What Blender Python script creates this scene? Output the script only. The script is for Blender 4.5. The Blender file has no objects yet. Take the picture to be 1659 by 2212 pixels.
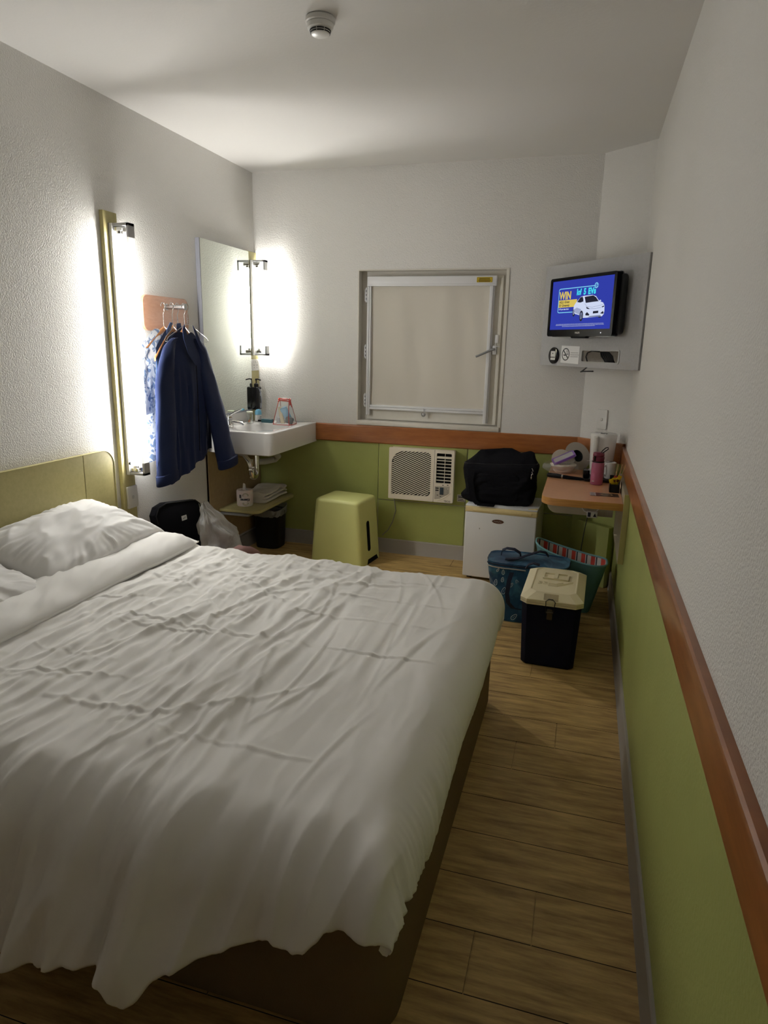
import bpy, bmesh, math, random
from mathutils import Vector, Matrix, noise, Euler
random.seed(7)
S = bpy.context.scene
COL = S.collection
PI = math.pi

# ---------------------------------------------------------------- camera, world, exposure
D, H, XR = 4.084, 2.45, 2.432            # back wall, ceiling height, right wall
XD, YD = 2.175, 3.869                    # splayed corner wall runs (XD, D) to (XR, YD)
cam = bpy.data.objects.new('camera', bpy.data.cameras.new('camera'))
COL.objects.link(cam)
cam.location = (2.1829, -0.1890, 1.3904)
cam.rotation_euler = (1.3262, -0.0201, 0.2894)
cam.data.sensor_fit = 'HORIZONTAL'
cam.data.sensor_width = 36.0
cam.data.lens = 1446.4 / 1659 * 36.0
cam.data.clip_start = 0.02
S.camera = cam
w = bpy.data.worlds.new('night'); S.world = w; w.use_nodes = True
w.node_tree.nodes['Background'].inputs[0].default_value = (0.02, 0.025, 0.04, 1)
w.node_tree.nodes['Background'].inputs[1].default_value = 0.3
S.view_settings.view_transform = 'Standard'
S.view_settings.look = 'None'
S.view_settings.exposure = 0.0
S.view_settings.gamma = 1.0
S.view_settings.use_curve_mapping = False
TUBE_POWER = 108.0                        # radiance of the two fluorescent lamps
TUBE_POWER_2 = 250.0
TUBE_COLOR = (1.0, 0.98, 0.935, 1)

# ---------------------------------------------------------------- materials
def lin(v):
    v /= 255.0
    return v / 12.92 if v <= 0.04045 else ((v + 0.055) / 1.055) ** 2.4
def c3(r, g, b): return (lin(r), lin(g), lin(b), 1)
MATS = {}
def mat(name, col, rough=0.6, metal=0.0, bump=None, var=None, spec=0.5, coat=0.0, emit=None, es=1.0, trans=0.0, alpha=1.0, sheen=0.0, ior=1.45):
    """bump=(noise scale, strength, distance)  var=(noise scale, second colour, stretch vector)"""
    m = bpy.data.materials.new(name); m.use_nodes = True
    nt = m.node_tree; N = nt.nodes; L = nt.links; p = N['Principled BSDF']
    p.inputs['Base Color'].default_value = col
    p.inputs['Roughness'].default_value = rough
    p.inputs['Metallic'].default_value = metal
    p.inputs['Specular IOR Level'].default_value = spec
    p.inputs['Coat Weight'].default_value = coat
    p.inputs['Coat Roughness'].default_value = 0.12
    p.inputs['Transmission Weight'].default_value = trans
    p.inputs['Alpha'].default_value = alpha
    p.inputs['Sheen Weight'].default_value = sheen
    p.inputs['IOR'].default_value = ior
    if emit:
        p.inputs['Emission Color'].default_value = emit
        p.inputs['Emission Strength'].default_value = es
    tc = N.new('ShaderNodeTexCoord')
    if var:
        mp = N.new('ShaderNodeMapping'); mp.inputs['Scale'].default_value = var[2] if len(var) > 2 else (1, 1, 1)
        L.new(tc.outputs['Object'], mp.inputs['Vector'])
        n = N.new('ShaderNodeTexNoise'); n.inputs['Scale'].default_value = var[0]; n.inputs['Detail'].default_value = 6
        n.inputs['Roughness'].default_value = 0.65
        L.new(mp.outputs[0], n.inputs['Vector'])
        r = N.new('ShaderNodeValToRGB'); r.color_ramp.elements[0].position = 0.32; r.color_ramp.elements[1].position = 0.68
        r.color_ramp.elements[0].color = col; r.color_ramp.elements[1].color = var[1]
        L.new(n.outputs['Fac'], r.inputs['Fac']); L.new(r.outputs['Color'], p.inputs['Base Color'])
    if bump:
        n = N.new('ShaderNodeTexNoise'); n.inputs['Scale'].default_value = bump[0]; n.inputs['Detail'].default_value = 2.5
        L.new(tc.outputs['Object'], n.inputs['Vector'])
        b = N.new('ShaderNodeBump'); b.inputs['Strength'].default_value = bump[1]; b.inputs['Distance'].default_value = bump[2]
        L.new(n.outputs['Fac'], b.inputs['Height']); L.new(b.outputs['Normal'], p.inputs['Normal'])
    MATS[name] = m
    return m
def emis(name, col, s=1.0):
    m = bpy.data.materials.new(name); m.use_nodes = True
    nt = m.node_tree; nt.nodes.clear()
    e = nt.nodes.new('ShaderNodeEmission'); e.inputs[0].default_value = col; e.inputs[1].default_value = s
    o = nt.nodes.new('ShaderNodeOutputMaterial'); nt.links.new(e.outputs[0], o.inputs[0])
    MATS[name] = m
    return m

PLASTER = mat('textured_white_plaster', (0.78, 0.765, 0.73, 1), 0.75, bump=(175, 0.9, 0.0036), spec=0.3)
CEIL = mat('ceiling_paint', (0.76, 0.745, 0.72, 1), 0.85, bump=(70, 0.25, 0.002), spec=0.2)
GREEN = mat('green_wainscot_paint', (0.36, 0.39, 0.115, 1), 0.5, bump=(110, 0.4, 0.002), var=(3, (0.39, 0.43, 0.13, 1)))
RAILW = mat('varnished_red_wood', (0.38, 0.135, 0.036, 1), 0.28, var=(5, (0.25, 0.08, 0.019, 1), (1, 1, 7)), coat=0.3)
SKIRT = mat('grey_vinyl_skirting', (0.40, 0.375, 0.34, 1), 0.5)
PLANK = mat('oak_vinyl_plank', (0.70, 0.48, 0.19, 1), 0.48, var=(3.4, (0.30, 0.185, 0.062, 1), (1.5, 11, 1)), bump=(60, 0.1, 0.001))
GAP = mat('plank_gap', (0.03, 0.018, 0.01, 1), 0.9)
LAM = mat('yellow_green_laminate', (0.50, 0.445, 0.205, 1), 0.42, var=(60, (0.44, 0.395, 0.175, 1)))
LAMEDGE = mat('laminate_edge_band', (0.55, 0.50, 0.22, 1), 0.4)
TAN = mat('tan_laminate', (0.42, 0.31, 0.17, 1), 0.5, var=(40, (0.37, 0.27, 0.145, 1)))
BEIGE = mat('beige_laminate', (0.42, 0.37, 0.27, 1), 0.5)
BEECH = mat('pink_beech_laminate', (0.50, 0.265, 0.165, 1), 0.45, var=(6, (0.42, 0.205, 0.12, 1), (1, 3, 14)), coat=0.15)
DESKM = mat('desk_beech_laminate', (0.68, 0.35, 0.18, 1), 0.36, var=(7, (0.60, 0.29, 0.14, 1), (2, 14, 1)), coat=0.2)
DESKE = mat('desk_edge_band', (0.76, 0.40, 0.13, 1), 0.35, var=(6, (0.50, 0.235, 0.075, 1), (1, 1, 14)))
WHITEP = mat('white_plastic', (0.74, 0.73, 0.70, 1), 0.35)
CREAM = mat('cream_plastic', (0.84, 0.76, 0.61, 1), 0.42, var=(6, (0.86, 0.79, 0.66, 1)))
CREAMP = mat('cream_painted_metal', (0.76, 0.73, 0.66, 1), 0.45, var=(12, (0.71, 0.68, 0.60, 1)))
ALU = mat('brushed_aluminium', (0.40, 0.40, 0.40, 1), 0.45, metal=0.3)
WALU = mat('white_powder_coated_metal', (0.80, 0.80, 0.81, 1), 0.35)
CHROME = mat('chrome', (0.75, 0.74, 0.72, 1), 0.12, metal=1.0)
STEEL = mat('dull_steel', (0.5, 0.5, 0.5, 1), 0.3, metal=1.0)
MIRROR = mat('mirror_glass', (0.86, 0.90, 0.84, 1), 0.015, metal=1.0)
CERAM = mat('white_ceramic', (0.80, 0.79, 0.77, 1), 0.12, coat=0.4)
LINEN = mat('white_cotton', (0.88, 0.865, 0.83, 1), 0.85, bump=(420, 0.06, 0.001), sheen=0.15, spec=0.2)
PCASE = mat('white_pillow_cotton', (0.82, 0.81, 0.79, 1), 0.85, bump=(420, 0.06, 0.001), sheen=0.15, spec=0.2)
BASEF = mat('brown_bed_base_fabric', (0.20, 0.14, 0.08, 1), 0.95, bump=(300, 0.3, 0.002), spec=0.1)
STOOLM = mat('lime_plastic', (0.72, 0.74, 0.29, 1), 0.42, bump=(200, 0.06, 0.0006))
BLACK = mat('black_plastic', (0.008, 0.008, 0.009, 1), 0.4, spec=0.35)
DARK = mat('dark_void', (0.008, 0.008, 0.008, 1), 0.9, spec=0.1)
BLKF = mat('black_nylon', (0.006, 0.006, 0.008, 1), 0.85, bump=(260, 0.35, 0.002), spec=0.12)
GLOSSB = mat('gloss_black', (0.006, 0.006, 0.007, 1), 0.1, coat=0.15, spec=0.35)
NAVY = mat('navy_cotton', (0.011, 0.018, 0.056, 1), 0.8, bump=(300, 0.2, 0.001), sheen=0.05, spec=0.15)
NAVY2 = mat('blue_denim_cotton', (0.026, 0.055, 0.14, 1), 0.8, bump=(300, 0.2, 0.001), sheen=0.2, spec=0.25)
HWOOD = mat('hanger_wood', (0.50, 0.235, 0.09, 1), 0.35, var=(8, (0.40, 0.17, 0.06, 1), (1, 8, 1)), coat=0.3)
GREYB = mat('silver_grey_laminate', (0.40, 0.40, 0.405, 1), 0.6, var=(90, (0.45, 0.45, 0.455, 1)))
FRIDGE = mat('fridge_enamel', (0.82, 0.83, 0.84, 1), 0.35, bump=(160, 0.08, 0.0006))
FRCREAM = mat('yellowed_trim_plastic', (0.80, 0.66, 0.34, 1), 0.4)
PINKP = mat('translucent_pink_plastic', (0.42, 0.12, 0.21, 1), 0.3, spec=0.5)
MAROON = mat('maroon_plastic', (0.15, 0.015, 0.04, 1), 0.3)
TERRY = mat('white_terry', (0.80, 0.76, 0.68, 1), 0.95, bump=(500, 0.8, 0.003), spec=0.1)
PINKC = mat('pink_cloth', (0.48, 0.30, 0.28, 1), 0.95, bump=(400, 0.4, 0.002), spec=0.1)
COOLN = mat('navy_cooler_plastic', (0.005, 0.007, 0.022, 1), 0.6, bump=(150, 0.1, 0.001), spec=0.15)
COOLL = mat('cream_cooler_lid_plastic', (0.84, 0.76, 0.52, 1), 0.55, bump=(180, 0.12, 0.001))
CLEARP = mat('clear_plastic_film', (0.85, 0.87, 0.85, 1), 0.2, alpha=0.22, spec=0.6)
FROSTP = mat('milky_plastic_film', (0.72, 0.73, 0.74, 1), 0.4, alpha=0.72, bump=(22, 0.7, 0.02))
GLASS = mat('clear_glass', (0.95, 0.97, 0.95, 1), 0.03, trans=1.0)
RED = mat('red_plastic', (0.42, 0.035, 0.02, 1), 0.35)
BLIND = mat('cream_blind_fabric', (0.70, 0.66, 0.58, 1), 0.85, bump=(500, 0.15, 0.001), spec=0.15)
GLOW = emis('fluorescent_tube_light', TUBE_COLOR, TUBE_POWER)
GLOW2 = emis('fluorescent_tube_light_small', TUBE_COLOR, TUBE_POWER_2)

# opal diffuser: thin translucent plastic
DIFF = bpy.data.materials.new('opal_diffuser'); DIFF.use_nodes = True
nt = DIFF.node_tree; nt.nodes.clear()
a = nt.nodes.new('ShaderNodeBsdfTranslucent'); b = nt.nodes.new('ShaderNodeBsdfDiffuse'); m_ = nt.nodes.new('ShaderNodeMixShader'); o_ = nt.nodes.new('ShaderNodeOutputMaterial')
a.inputs[0].default_value = (0.95, 0.95, 0.93, 1); b.inputs[0].default_value = (0.9, 0.9, 0.88, 1); m_.inputs[0].default_value = 0.15
nt.links.new(a.outputs[0], m_.inputs[1]); nt.links.new(b.outputs[0], m_.inputs[2]); nt.links.new(m_.outputs[0], o_.inputs[0])

def pattern(name, base, ink, scale=14, lo=0.52, hi=0.56, rough=0.8, base2=None, kind='noise'):
    """cloth with a printed two-colour pattern"""
    m = mat(name, base, rough, sheen=0.1, spec=0.2)
    nt = m.node_tree; N = nt.nodes; L = nt.links; p = N['Principled BSDF']; tc = N.new('ShaderNodeTexCoord')
    if kind == 'noise':
        t = N.new('ShaderNodeTexNoise'); t.inputs['Scale'].default_value = scale; t.inputs['Detail'].default_value = 3; t.inputs['Distortion'].default_value = 1.4
        out = t.outputs['Fac']
    else:
        t = N.new('ShaderNodeTexVoronoi'); t.feature = 'DISTANCE_TO_EDGE'; t.inputs['Scale'].default_value = scale
        out = t.outputs['Distance']
    L.new(tc.outputs['Object'], t.inputs['Vector'])
    r = N.new('ShaderNodeValToRGB'); r.color_ramp.elements[0].position = lo; r.color_ramp.elements[1].position = hi
    r.color_ramp.elements[0].color = base if kind == 'noise' else ink; r.color_ramp.elements[1].color = ink if kind == 'noise' else base
    L.new(out, r.inputs['Fac'])
    if base2:
        t2 = N.new('ShaderNodeTexNoise'); t2.inputs['Scale'].default_value = scale * 0.6; L.new(tc.outputs['Object'], t2.inputs['Vector'])
        r2 = N.new('ShaderNodeValToRGB'); r2.color_ramp.elements[0].position = 0.42; r2.color_ramp.elements[1].position = 0.6
        L.new(t2.outputs['Fac'], r2.inputs['Fac'])
        mx = N.new('ShaderNodeMix'); mx.data_type = 'RGBA'
        L.new(r2.outputs['Color'], mx.inputs['Factor']); L.new(r.outputs['Color'], mx.inputs['A']); mx.inputs['B'].default_value = base2
        mx.blend_type = 'MIX'
        mul = N.new('ShaderNodeMath'); mul.operation = 'MULTIPLY'; mul.inputs[1].default_value = 0.6
        L.new(r2.outputs['Color'], mul.inputs[0]); L.new(mul.outputs[0], mx.inputs['Factor'])
        L.new(mx.outputs['Result'], p.inputs['Base Color'])
    else:
        L.new(r.outputs['Color'], p.inputs['Base Color'])
    return m
FLORAL = pattern('blue_white_floral_print', (0.82, 0.86, 0.90, 1), (0.20, 0.30, 0.50, 1), 24, 0.50, 0.56)
SEAPRINT = pattern('ocean_blue_print', (0.020, 0.080, 0.150, 1), (0.055, 0.18, 0.28, 1), 10, 0.50, 0.66, 0.45, (0.012, 0.035, 0.10, 1))

# ---------------------------------------------------------------- mesh helpers
def BM(): return bmesh.new()
def merge(dst, src, M=None):
    me = bpy.data.meshes.new('t'); src.to_mesh(me); src.free()
    if M: me.transform(M)
    dst.from_mesh(me); bpy.data.meshes.remove(me)
def box(bm, x0, x1, y0, y1, z0, z1, bev=0.0, seg=2, M=None):
    t = BM(); bmesh.ops.create_cube(t, size=1)
    for v in t.verts: v.co = Vector((x0 + (v.co.x + .5) * (x1 - x0), y0 + (v.co.y + .5) * (y1 - y0), z0 + (v.co.z + .5) * (z1 - z0)))
    if bev: bmesh.ops.bevel(t, geom=t.edges[:], offset=bev, segments=seg, profile=0.5, affect='EDGES')
    merge(bm, t, M)
def tube(bm, pts, r, n=10, cap=True, closed=False, flat=None):
    """round bar along points; r a number or one per point; flat=(direction, factor) squashes the section"""
    pts = [Vector(p) for p in pts]; k = len(pts); rs = r if isinstance(r, (list, tuple)) else [r] * k
    rings = []; prev = None
    for i, p in enumerate(pts):
        a = pts[(i - 1) % k] if (i > 0 or closed) else p; b = pts[(i + 1) % k] if (i < k - 1 or closed) else p
        d = (b - a).normalized()
        if prev is None:
            up = Vector((0, 0, 1)) if abs(d.z) < .9 else Vector((1, 0, 0)); s = d.cross(up).normalized()
        else:
            s = (prev - d * prev.dot(d)).normalized()
        prev = s; t = d.cross(s)
        rings.append([bm.verts.new(p + (s * math.cos(2 * PI * j / n) + t * math.sin(2 * PI * j / n)) * rs[i]) for j in range(n)])
    for i in range(k - 1 + (1 if closed else 0)):
        A, B = rings[i], rings[(i + 1) % k]
        for j in range(n):
            bm.faces.new((A[j], A[(j + 1) % n], B[(j + 1) % n], B[j]))
    if cap and not closed:
        bm.faces.new(rings[0][::-1]); bm.faces.new(rings[-1])
def lathe(bm, prof, c, n=32, M=None, sx=1.0, sy=1.0, cap=True):
    """profile [(r, z)] turned about a vertical axis at c"""
    t = BM(); rings = []
    for r, z in prof:
        if r <= .001: r = .00003
        rings.append([t.verts.new((r * math.cos(2 * PI * j / n) * sx, r * math.sin(2 * PI * j / n) * sy, z)) for j in range(n)])
    for A, B in zip(rings, rings[1:]):
        for j in range(n): t.faces.new((A[j], A[(j + 1) % n], B[(j + 1) % n], B[j]))
    if cap:
        t.faces.new(rings[0][::-1]); t.faces.new(rings[-1])
    T = Matrix.Translation(Vector(c)) @ (M if M else Matrix.Identity(4))
    merge(bm, t, T)
def frame(o, u, v):
    u = Vector(u).normalized(); v = Vector(v).normalized(); w_ = u.cross(v)
    return Matrix(((u.x, v.x, w_.x, o[0]), (u.y, v.y, w_.y, o[1]), (u.z, v.z, w_.z, o[2]), (0, 0, 0, 1)))
def prism(bm, poly, h0, h1, M=None, bev=0.0, seg=2, holes=None):
    """2-D outline in local xy, extruded along local z from h0 to h1"""
    t = BM(); vs = [t.verts.new((x, y, h0)) for x, y in poly]; f = t.faces.new(vs)
    r = bmesh.ops.extrude_face_region(t, geom=[f])
    for v in [g for g in r['geom'] if isinstance(g, bmesh.types.BMVert)]: v.co.z = h1
    bmesh.ops.recalc_face_normals(t, faces=t.faces[:])
    if bev:
        es = [e for e in t.edges if abs(e.verts[0].co.z - e.verts[1].co.z) < 1e-6]
        bmesh.ops.bevel(t, geom=es, offset=bev, segments=seg, profile=0.5, affect='EDGES')
    merge(bm, t, M)
def rrect(x0, x1, y0, y1, r, n=6):
    """rounded rectangle; r a number or four radii for (x1,y1), (x0,y1), (x0,y0), (x1,y0)"""
    rs = r if isinstance(r, (list, tuple)) else [r] * 4; P = []
    for (cx, cy, a0), q in zip(((x1, y1, 0), (x0, y1, 90), (x0, y0, 180), (x1, y0, 270)), rs):
        sx = -1 if cx == x1 else 1; sy = -1 if cy == y1 else 1
        if q <= 0: P.append((cx, cy)); continue
        for k in range(n + 1):
            a = math.radians(a0 + 90 * k / n); P.append((cx + sx * q + q * math.cos(a), cy + sy * q + q * math.sin(a)))
    return P
def grid(bm, nu, nv, fn, flip=False):
    V = [[bm.verts.new(fn(i / nu, j / nv)) for j in range(nv + 1)] for i in range(nu + 1)]
    for i in range(nu):
        for j in range(nv):
            q = (V[i][j], V[i + 1][j], V[i + 1][j + 1], V[i][j + 1]); bm.faces.new(q[::-1] if flip else q)
    return V
def loft(bm, rings, cap=True):
    R = [[bm.verts.new(p) for p in r] for r in rings]; n = len(R[0])
    for A, B in zip(R, R[1:]):
        for j in range(n): bm.faces.new((A[j], A[(j + 1) % n], B[(j + 1) % n], B[j]))
    if cap: bm.faces.new(R[0][::-1]); bm.faces.new(R[-1])
def holed(bm, outer, inner, h0, h1, M=None):
    """flat plate with one hole; both outlines need the same number of points"""
    t = BM(); n = len(outer)
    L = [[t.verts.new((x, y, h)) for x, y in P] for P in (outer, inner) for h in (h0, h1)]
    oa, ob, ia, ib = L
    for j in range(n):
        k = (j + 1) % n
        t.faces.new((oa[j], oa[k], ob[k], ob[j])); t.faces.new((ia[k], ia[j], ib[j], ib[k]))
        t.faces.new((ob[j], ob[k], ib[k], ib[j])); t.faces.new((oa[k], oa[j], ia[j], ia[k]))
    merge(bm, t, M)

def root_of(o):
    while o.parent: o = o.parent
    return o
def add(name, bm, m, parent=None, local=False, smooth=True, origin=None, angle=35):
    """link the builder's mesh as one object; world coordinates unless local"""
    bmesh.ops.recalc_face_normals(bm, faces=bm.faces[:])
    if parent is not None:
        if not local: bmesh.ops.translate(bm, vec=-root_of(parent).location, verts=bm.verts[:])
    else:
        if origin is None:
            xs = [v.co.x for v in bm.verts]; ys = [v.co.y for v in bm.verts]; zs = [v.co.z for v in bm.verts]
            origin = ((min(xs) + max(xs)) / 2, (min(ys) + max(ys)) / 2, min(zs))
        bmesh.ops.translate(bm, vec=-Vector(origin), verts=bm.verts[:])
    me = bpy.data.meshes.new(name); bm.to_mesh(me); bm.free()
    ms = m if isinstance(m, (list, tuple)) else [m]
    for q in ms: me.materials.append(q)
    if smooth:
        me.shade_smooth()
        try: me.set_sharp_from_angle(angle=math.radians(angle))
        except Exception: pass
    o = bpy.data.objects.new(name, me); COL.objects.link(o)
    if parent is not None: o.parent = parent
    else: o.location = origin
    return o
def tag(o, label, cat, group=None, kind=None):
    o['label'] = label; o['category'] = cat
    if group: o['group'] = group
    if kind: o['kind'] = kind
    return o
def thing(name, label, cat, loc, rz=0.0, group=None, rot=None):
    o = bpy.data.objects.new(name, None); o.empty_display_size = 0.05; COL.objects.link(o)
    o.location = loc; o.rotation_euler = rot if rot else (0, 0, rz)
    return tag(o, label, cat, group)
def struct(name, bm, m, label=None, parent=None, **k):
    o = add(name, bm, m, parent, **k)
    if parent is None: o['kind'] = 'structure'
    if label: o['label'] = label; o['category'] = name.split('_')[0]
    return o
def text(name, s, size, M, m, parent, bold=0.0, ext=0.0, align='LEFT', sx=1.0, shear=0.0, world=True):
    cu = bpy.data.curves.new('t', 'FONT'); cu.body = s; cu.size = size; cu.offset = bold; cu.extrude = ext
    cu.align_x = align; cu.shear = shear; cu.resolution_u = 4
    o = bpy.data.objects.new('t', cu); COL.objects.link(o)
    dg = bpy.context.evaluated_depsgraph_get(); me = bpy.data.meshes.new_from_object(o.evaluated_get(dg))
    bpy.data.objects.remove(o); bpy.data.curves.remove(cu)
    me.transform(M @ Matrix.Diagonal((sx, 1, 1, 1)))
    me.name = name; me.materials.clear(); me.materials.append(m)
    q = bpy.data.objects.new(name, me); COL.objects.link(q); q.parent = parent
    if world: q.location = -root_of(parent).location
    return q
def fbm(x, y, z=0.0, o=3):
    s = 0; a = 1; f = 1
    for _ in range(o): s += a * noise.noise(Vector((x * f, y * f, z * f))); a *= .5; f *= 2.1
    return s
def sstep(a, b, x):
    t = min(1, max(0, (x - a) / (b - a))); return t * t * (3 - 2 * t)
def lerp_tab(T, x):
    if x <= T[0][0]: return T[0][1]
    for (a, p), (b, q) in zip(T, T[1:]):
        if x <= b:
            t = (x - a) / (b - a); t = t * t * (3 - 2 * t) * .5 + t * .5; return p + (q - p) * t
    return T[-1][1]

# ================================================================ THE ROOM
YF = -1.25                                # wall behind the photographer
b = BM()                                  # floor: planks with real joints over a dark bed
box(b, -0.02, XR + .02, YF, D + .02, -0.05, -0.0035)
floor_bm = b
rows = int((D - YF) / 0.1715) + 2
for k in range(rows):
    y1 = 2.029 + 0.1715 * (13 - k); y0 = y1 - 0.1715
    j = {13: 2.055, 14: 2.9, 12: 2.19, 17: 2.175, 18: 2.04, 9: 2.062, 11: 2.75, 10: 2.5, 15: 2.62, 16: 2.45, 8: 2.6}.get(k, 1.0 + (k * 0.437) % 1.3)
    x = j - 1.22 * 3
    while x < XR:
        a0, a1 = max(x, 0.0), min(x + 1.22, XR)
        if a1 - a0 > 0.01 and y1 > YF and y0 < D:
            box(b, a0 + .0012, a1 - .0012, max(y0, YF) + .0012, min(y1, D) - .0012, -0.004, 0.0)
        x += 1.22
fl = struct('floor', b, [PLANK, GAP], origin=(0, 0, 0), smooth=False)
for p in fl.data.polygons:
    if p.center.z < -0.0036 or abs(p.normal.z) < .5: p.material_index = 1
# ceiling and walls
b = BM(); box(b, -.05, XR + .05, YF - .05, D + .15, H, H + .05); struct('ceiling', b, CEIL, smooth=False)
b = BM(); box(b, -.06, 0, YF, D + .12, 0, H); struct('wall_left', b, PLASTER, smooth=False)
b = BM(); box(b, XR, XR + .06, YF, D + .12, 0, H); struct('wall_right', b, PLASTER, smooth=False)
b = BM(); box(b, -.06, XR + .06, YF - .06, YF, 0, H); struct('wall_front', b, mat('dim_tan_wall', (.42, .36, .28, 1), .8), smooth=False)
WX0, WX1, WZ0, WZ1 = 0.735, 1.675, 0.895, 1.848
b = BM()                                  # back wall with the window opening
box(b, 0, WX0, D, D + .12, 0, H); box(b, WX1, XR, D, D + .12, 0, H)
box(b, WX0, WX1, D, D + .12, 0, WZ0); box(b, WX0, WX1, D, D + .12, WZ1, H)
struct('wall_back', b, PLASTER, smooth=False)
b = BM(); prism(b, [(XD, D), (XR, YD), (XR, D)], 0, H); struct('wall_corner', b, PLASTER, smooth=False)

# green painted wainscot below the rail
dn = Vector((D - YD, XR - XD, 0)); dn = -dn.normalized()          # corner wall normal, into the room
du = Vector((XR - XD, YD - D, 0)).normalized(); DL = math.hypot(XR - XD, YD - D)
MD = frame((XD, D, 0), du, (0, 0, 1))                              # local x along, y up, z into the room
if (MD.to_3x3() @ Vector((0, 0, 1))).dot(dn) < 0:
    MDs = -1
else: MDs = 1
b = BM()
G = 0.008
for (x0, x1, z0, z1, t) in ((0.0, .888, .0, .765, .006), (.893, 1.488, .372, .765, .012), (.893, 1.488, 0, .366, .008), (1.493, XD, .372, .765, .010), (1.493, XD, 0, .366, .008)):
    box(b, x0, x1, D - t, D + .001, z0, z1, .0015, 1)
struct('trim_4', b, GREEN, 'green painted panelling on the back wall below the wooden rail', smooth=False)
b = BM(); prism(b, rrect(0, DL, 0, .765, 0), 0, .006 * MDs, MD)
struct('trim_5', b, GREEN, 'green painted strip of the splayed corner wall', smooth=False)
b = BM(); box(b, XR - .004, XR + .001, YF, YD, 0, .75); struct('trim_6', b, GREEN, 'green painted panelling along the right wall below the wooden rail', smooth=False)

# wooden chair rail: back, corner, right
def rail_section(t=.03, z0=.752, z1=.868):
    return [(0, z0), (t * .82, z0), (t, z0 + .006), (t, z1 - .012), (t * .92, z1 - .004), (t * .7, z1), (0, z1 - .002)]
b = BM(); loft(b, [[(x, D - d, z) for d, z in rail_section(.024)] for x in (.39, XD - .012)]); struct('trim_1', b, RAILW, 'red-brown varnished wooden rail along the back wall', angle=25)
b = BM(); loft(b, [[tuple(Vector((XD, D, z)) + du * s + dn * d) for d, z in rail_section(.026, .75, .868)] for s in (-.004, DL - .001)]); struct('trim_2', b, RAILW, 'short varnished wooden rail on the splayed corner wall', angle=25)
b = BM(); loft(b, [[(XR - d, y, z) for d, z in rail_section(.022, .755, .854)] for y in (YF, YD)]); struct('trim_3', b, RAILW, 'varnished wooden rail running along the right wall', angle=25)
# skirting
def sk(t=.010, h=.098): return [(0, 0), (t + .006, 0), (t + .001, .012), (t, h - .006), (t - .003, h), (0, h)]
b = BM(); loft(b, [[(x, D - .008 - d, z) for d, z in sk()] for x in (0.0, XD)]); struct('baseboard_back', b, SKIRT, angle=25)
b = BM(); loft(b, [[(XR - .003 - d, y, z) for d, z in sk()] for y in (YF, YD)]); struct('baseboard_right', b, SKIRT, angle=25)
b = BM(); loft(b, [[(.002 + d, y, z) for d, z in sk()] for y in (YF, D)]); struct('baseboard_left', b, SKIRT, angle=25)
b = BM(); loft(b, [[tuple(Vector((XD, D, z)) + du * s + dn * (d + .006)) for d, z in sk()] for s in (0, DL)]); struct('baseboard_corner', b, SKIRT, angle=25)

# ---------------------------------------------------------------- window
win = bpy.data.objects.new('window_1', None); COL.objects.link(win); win.location = (1.205, D, WZ0); win['kind'] = 'structure'
b = BM()                                   # cream reveal lining with a proud lip
for (x0, x1, z0, z1) in ((WX0 - .004, WX0 + .004, WZ0, WZ1), (WX1 - .006, WX1 + .014, WZ0, WZ1), (WX0, WX1 + .014, WZ1 - .004, WZ1 + .004)):
    box(b, x0, x1, D - .006, D + .10, z0, z1, .0015, 1)
add('window_lining', b, CREAMP, win)
b = BM(); box(b, WX0 - .004, WX1 + .006, D - .014, D + .10, WZ0 - .026, WZ0 + .004, .003); add('window_sill', b, CREAMP, win)
b = BM(); o_ = rrect(WX0 + .004, WX1 - .006, WZ0 + .004, WZ1 - .004, .002, 1); i_ = rrect(WX0 + .055, WX1 - .05, WZ0 + .045, WZ1 - .05, .002, 1)
holed(b, o_, i_, -(D + .10), -(D + .062), frame((0, 0, 0), (1, 0, 0), (0, 0, 1)))
add('window_frame', b, mat('warm_grey_metal', (.62, .59, .53, 1), .45), win)
b = BM(); o_ = rrect(.785, 1.648, .905, 1.815, .003, 1); i_ = rrect(.85, 1.59, .985, 1.75, .003, 1)
holed(b, o_, i_, -(D + .062), -(D + .048), frame((0, 0, 0), (1, 0, 0), (0, 0, 1)))
box(b, 1.632, 1.65, D + .040, D + .062, .905, 1.8, .002, 1)
sash = add('sash', b, CREAMP, win)
b = BM(); box(b, .84, 1.6, D + .052, D + .056, .98, 1.76); add('window_pane', b, GLASS, win)
BL = thing('roller_blind', 'closed cream roller blind with white cassette covering the window', 'blind', (1.2, D + .02, .93))
b = BM(); box(b, .787, 1.612, D + .012, D + .040, 1.752, 1.812, .006, 3); box(b, .789, 1.610, D + .008, D + .014, 1.752, 1.765, .002)
add('cassette', b, WALU, BL)
b = BM(); box(b, .787, .800, D + .018, D + .044, .935, 1.752, .002); box(b, .803, .813, D + .015, D + .04, .935, 1.752, .002); add('side_channel', b, WALU, BL)
b = BM(); box(b, 1.572, 1.592, D + .012, D + .044, .915, 1.752, .002); box(b, 1.592, 1.60, D + .02, D + .044, .915, 1.752, .002); add('side_channel', b, WALU, BL)
b = BM()
grid(b, 60, 60, lambda u, v: (.812 + .762 * u, D + .034 + .0035 * math.sin(u * 17 + .8 * math.sin(v * 3)) * (.4 + .6 * math.sin(PI * v)) + .0015 * math.sin(u * 31 + v * 4), 1.0 + .756 * v))
add('blind_fabric', b, BLIND, BL)
b = BM(); box(b, .812, 1.574, D + .020, D + .042, .988, 1.003, .003); box(b, .812, 1.574, D + .016, D + .040, .972, .987, .003); add('bottom_bar', b, WALU, BL)
b = BM(); lathe(b, [(.002, 0), (.011, .002), (.012, .006), (.009, .011), (.002, .012)], (1.186, D + .012, .955), 20, Matrix.Rotation(PI / 2, 4, 'X'))
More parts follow.
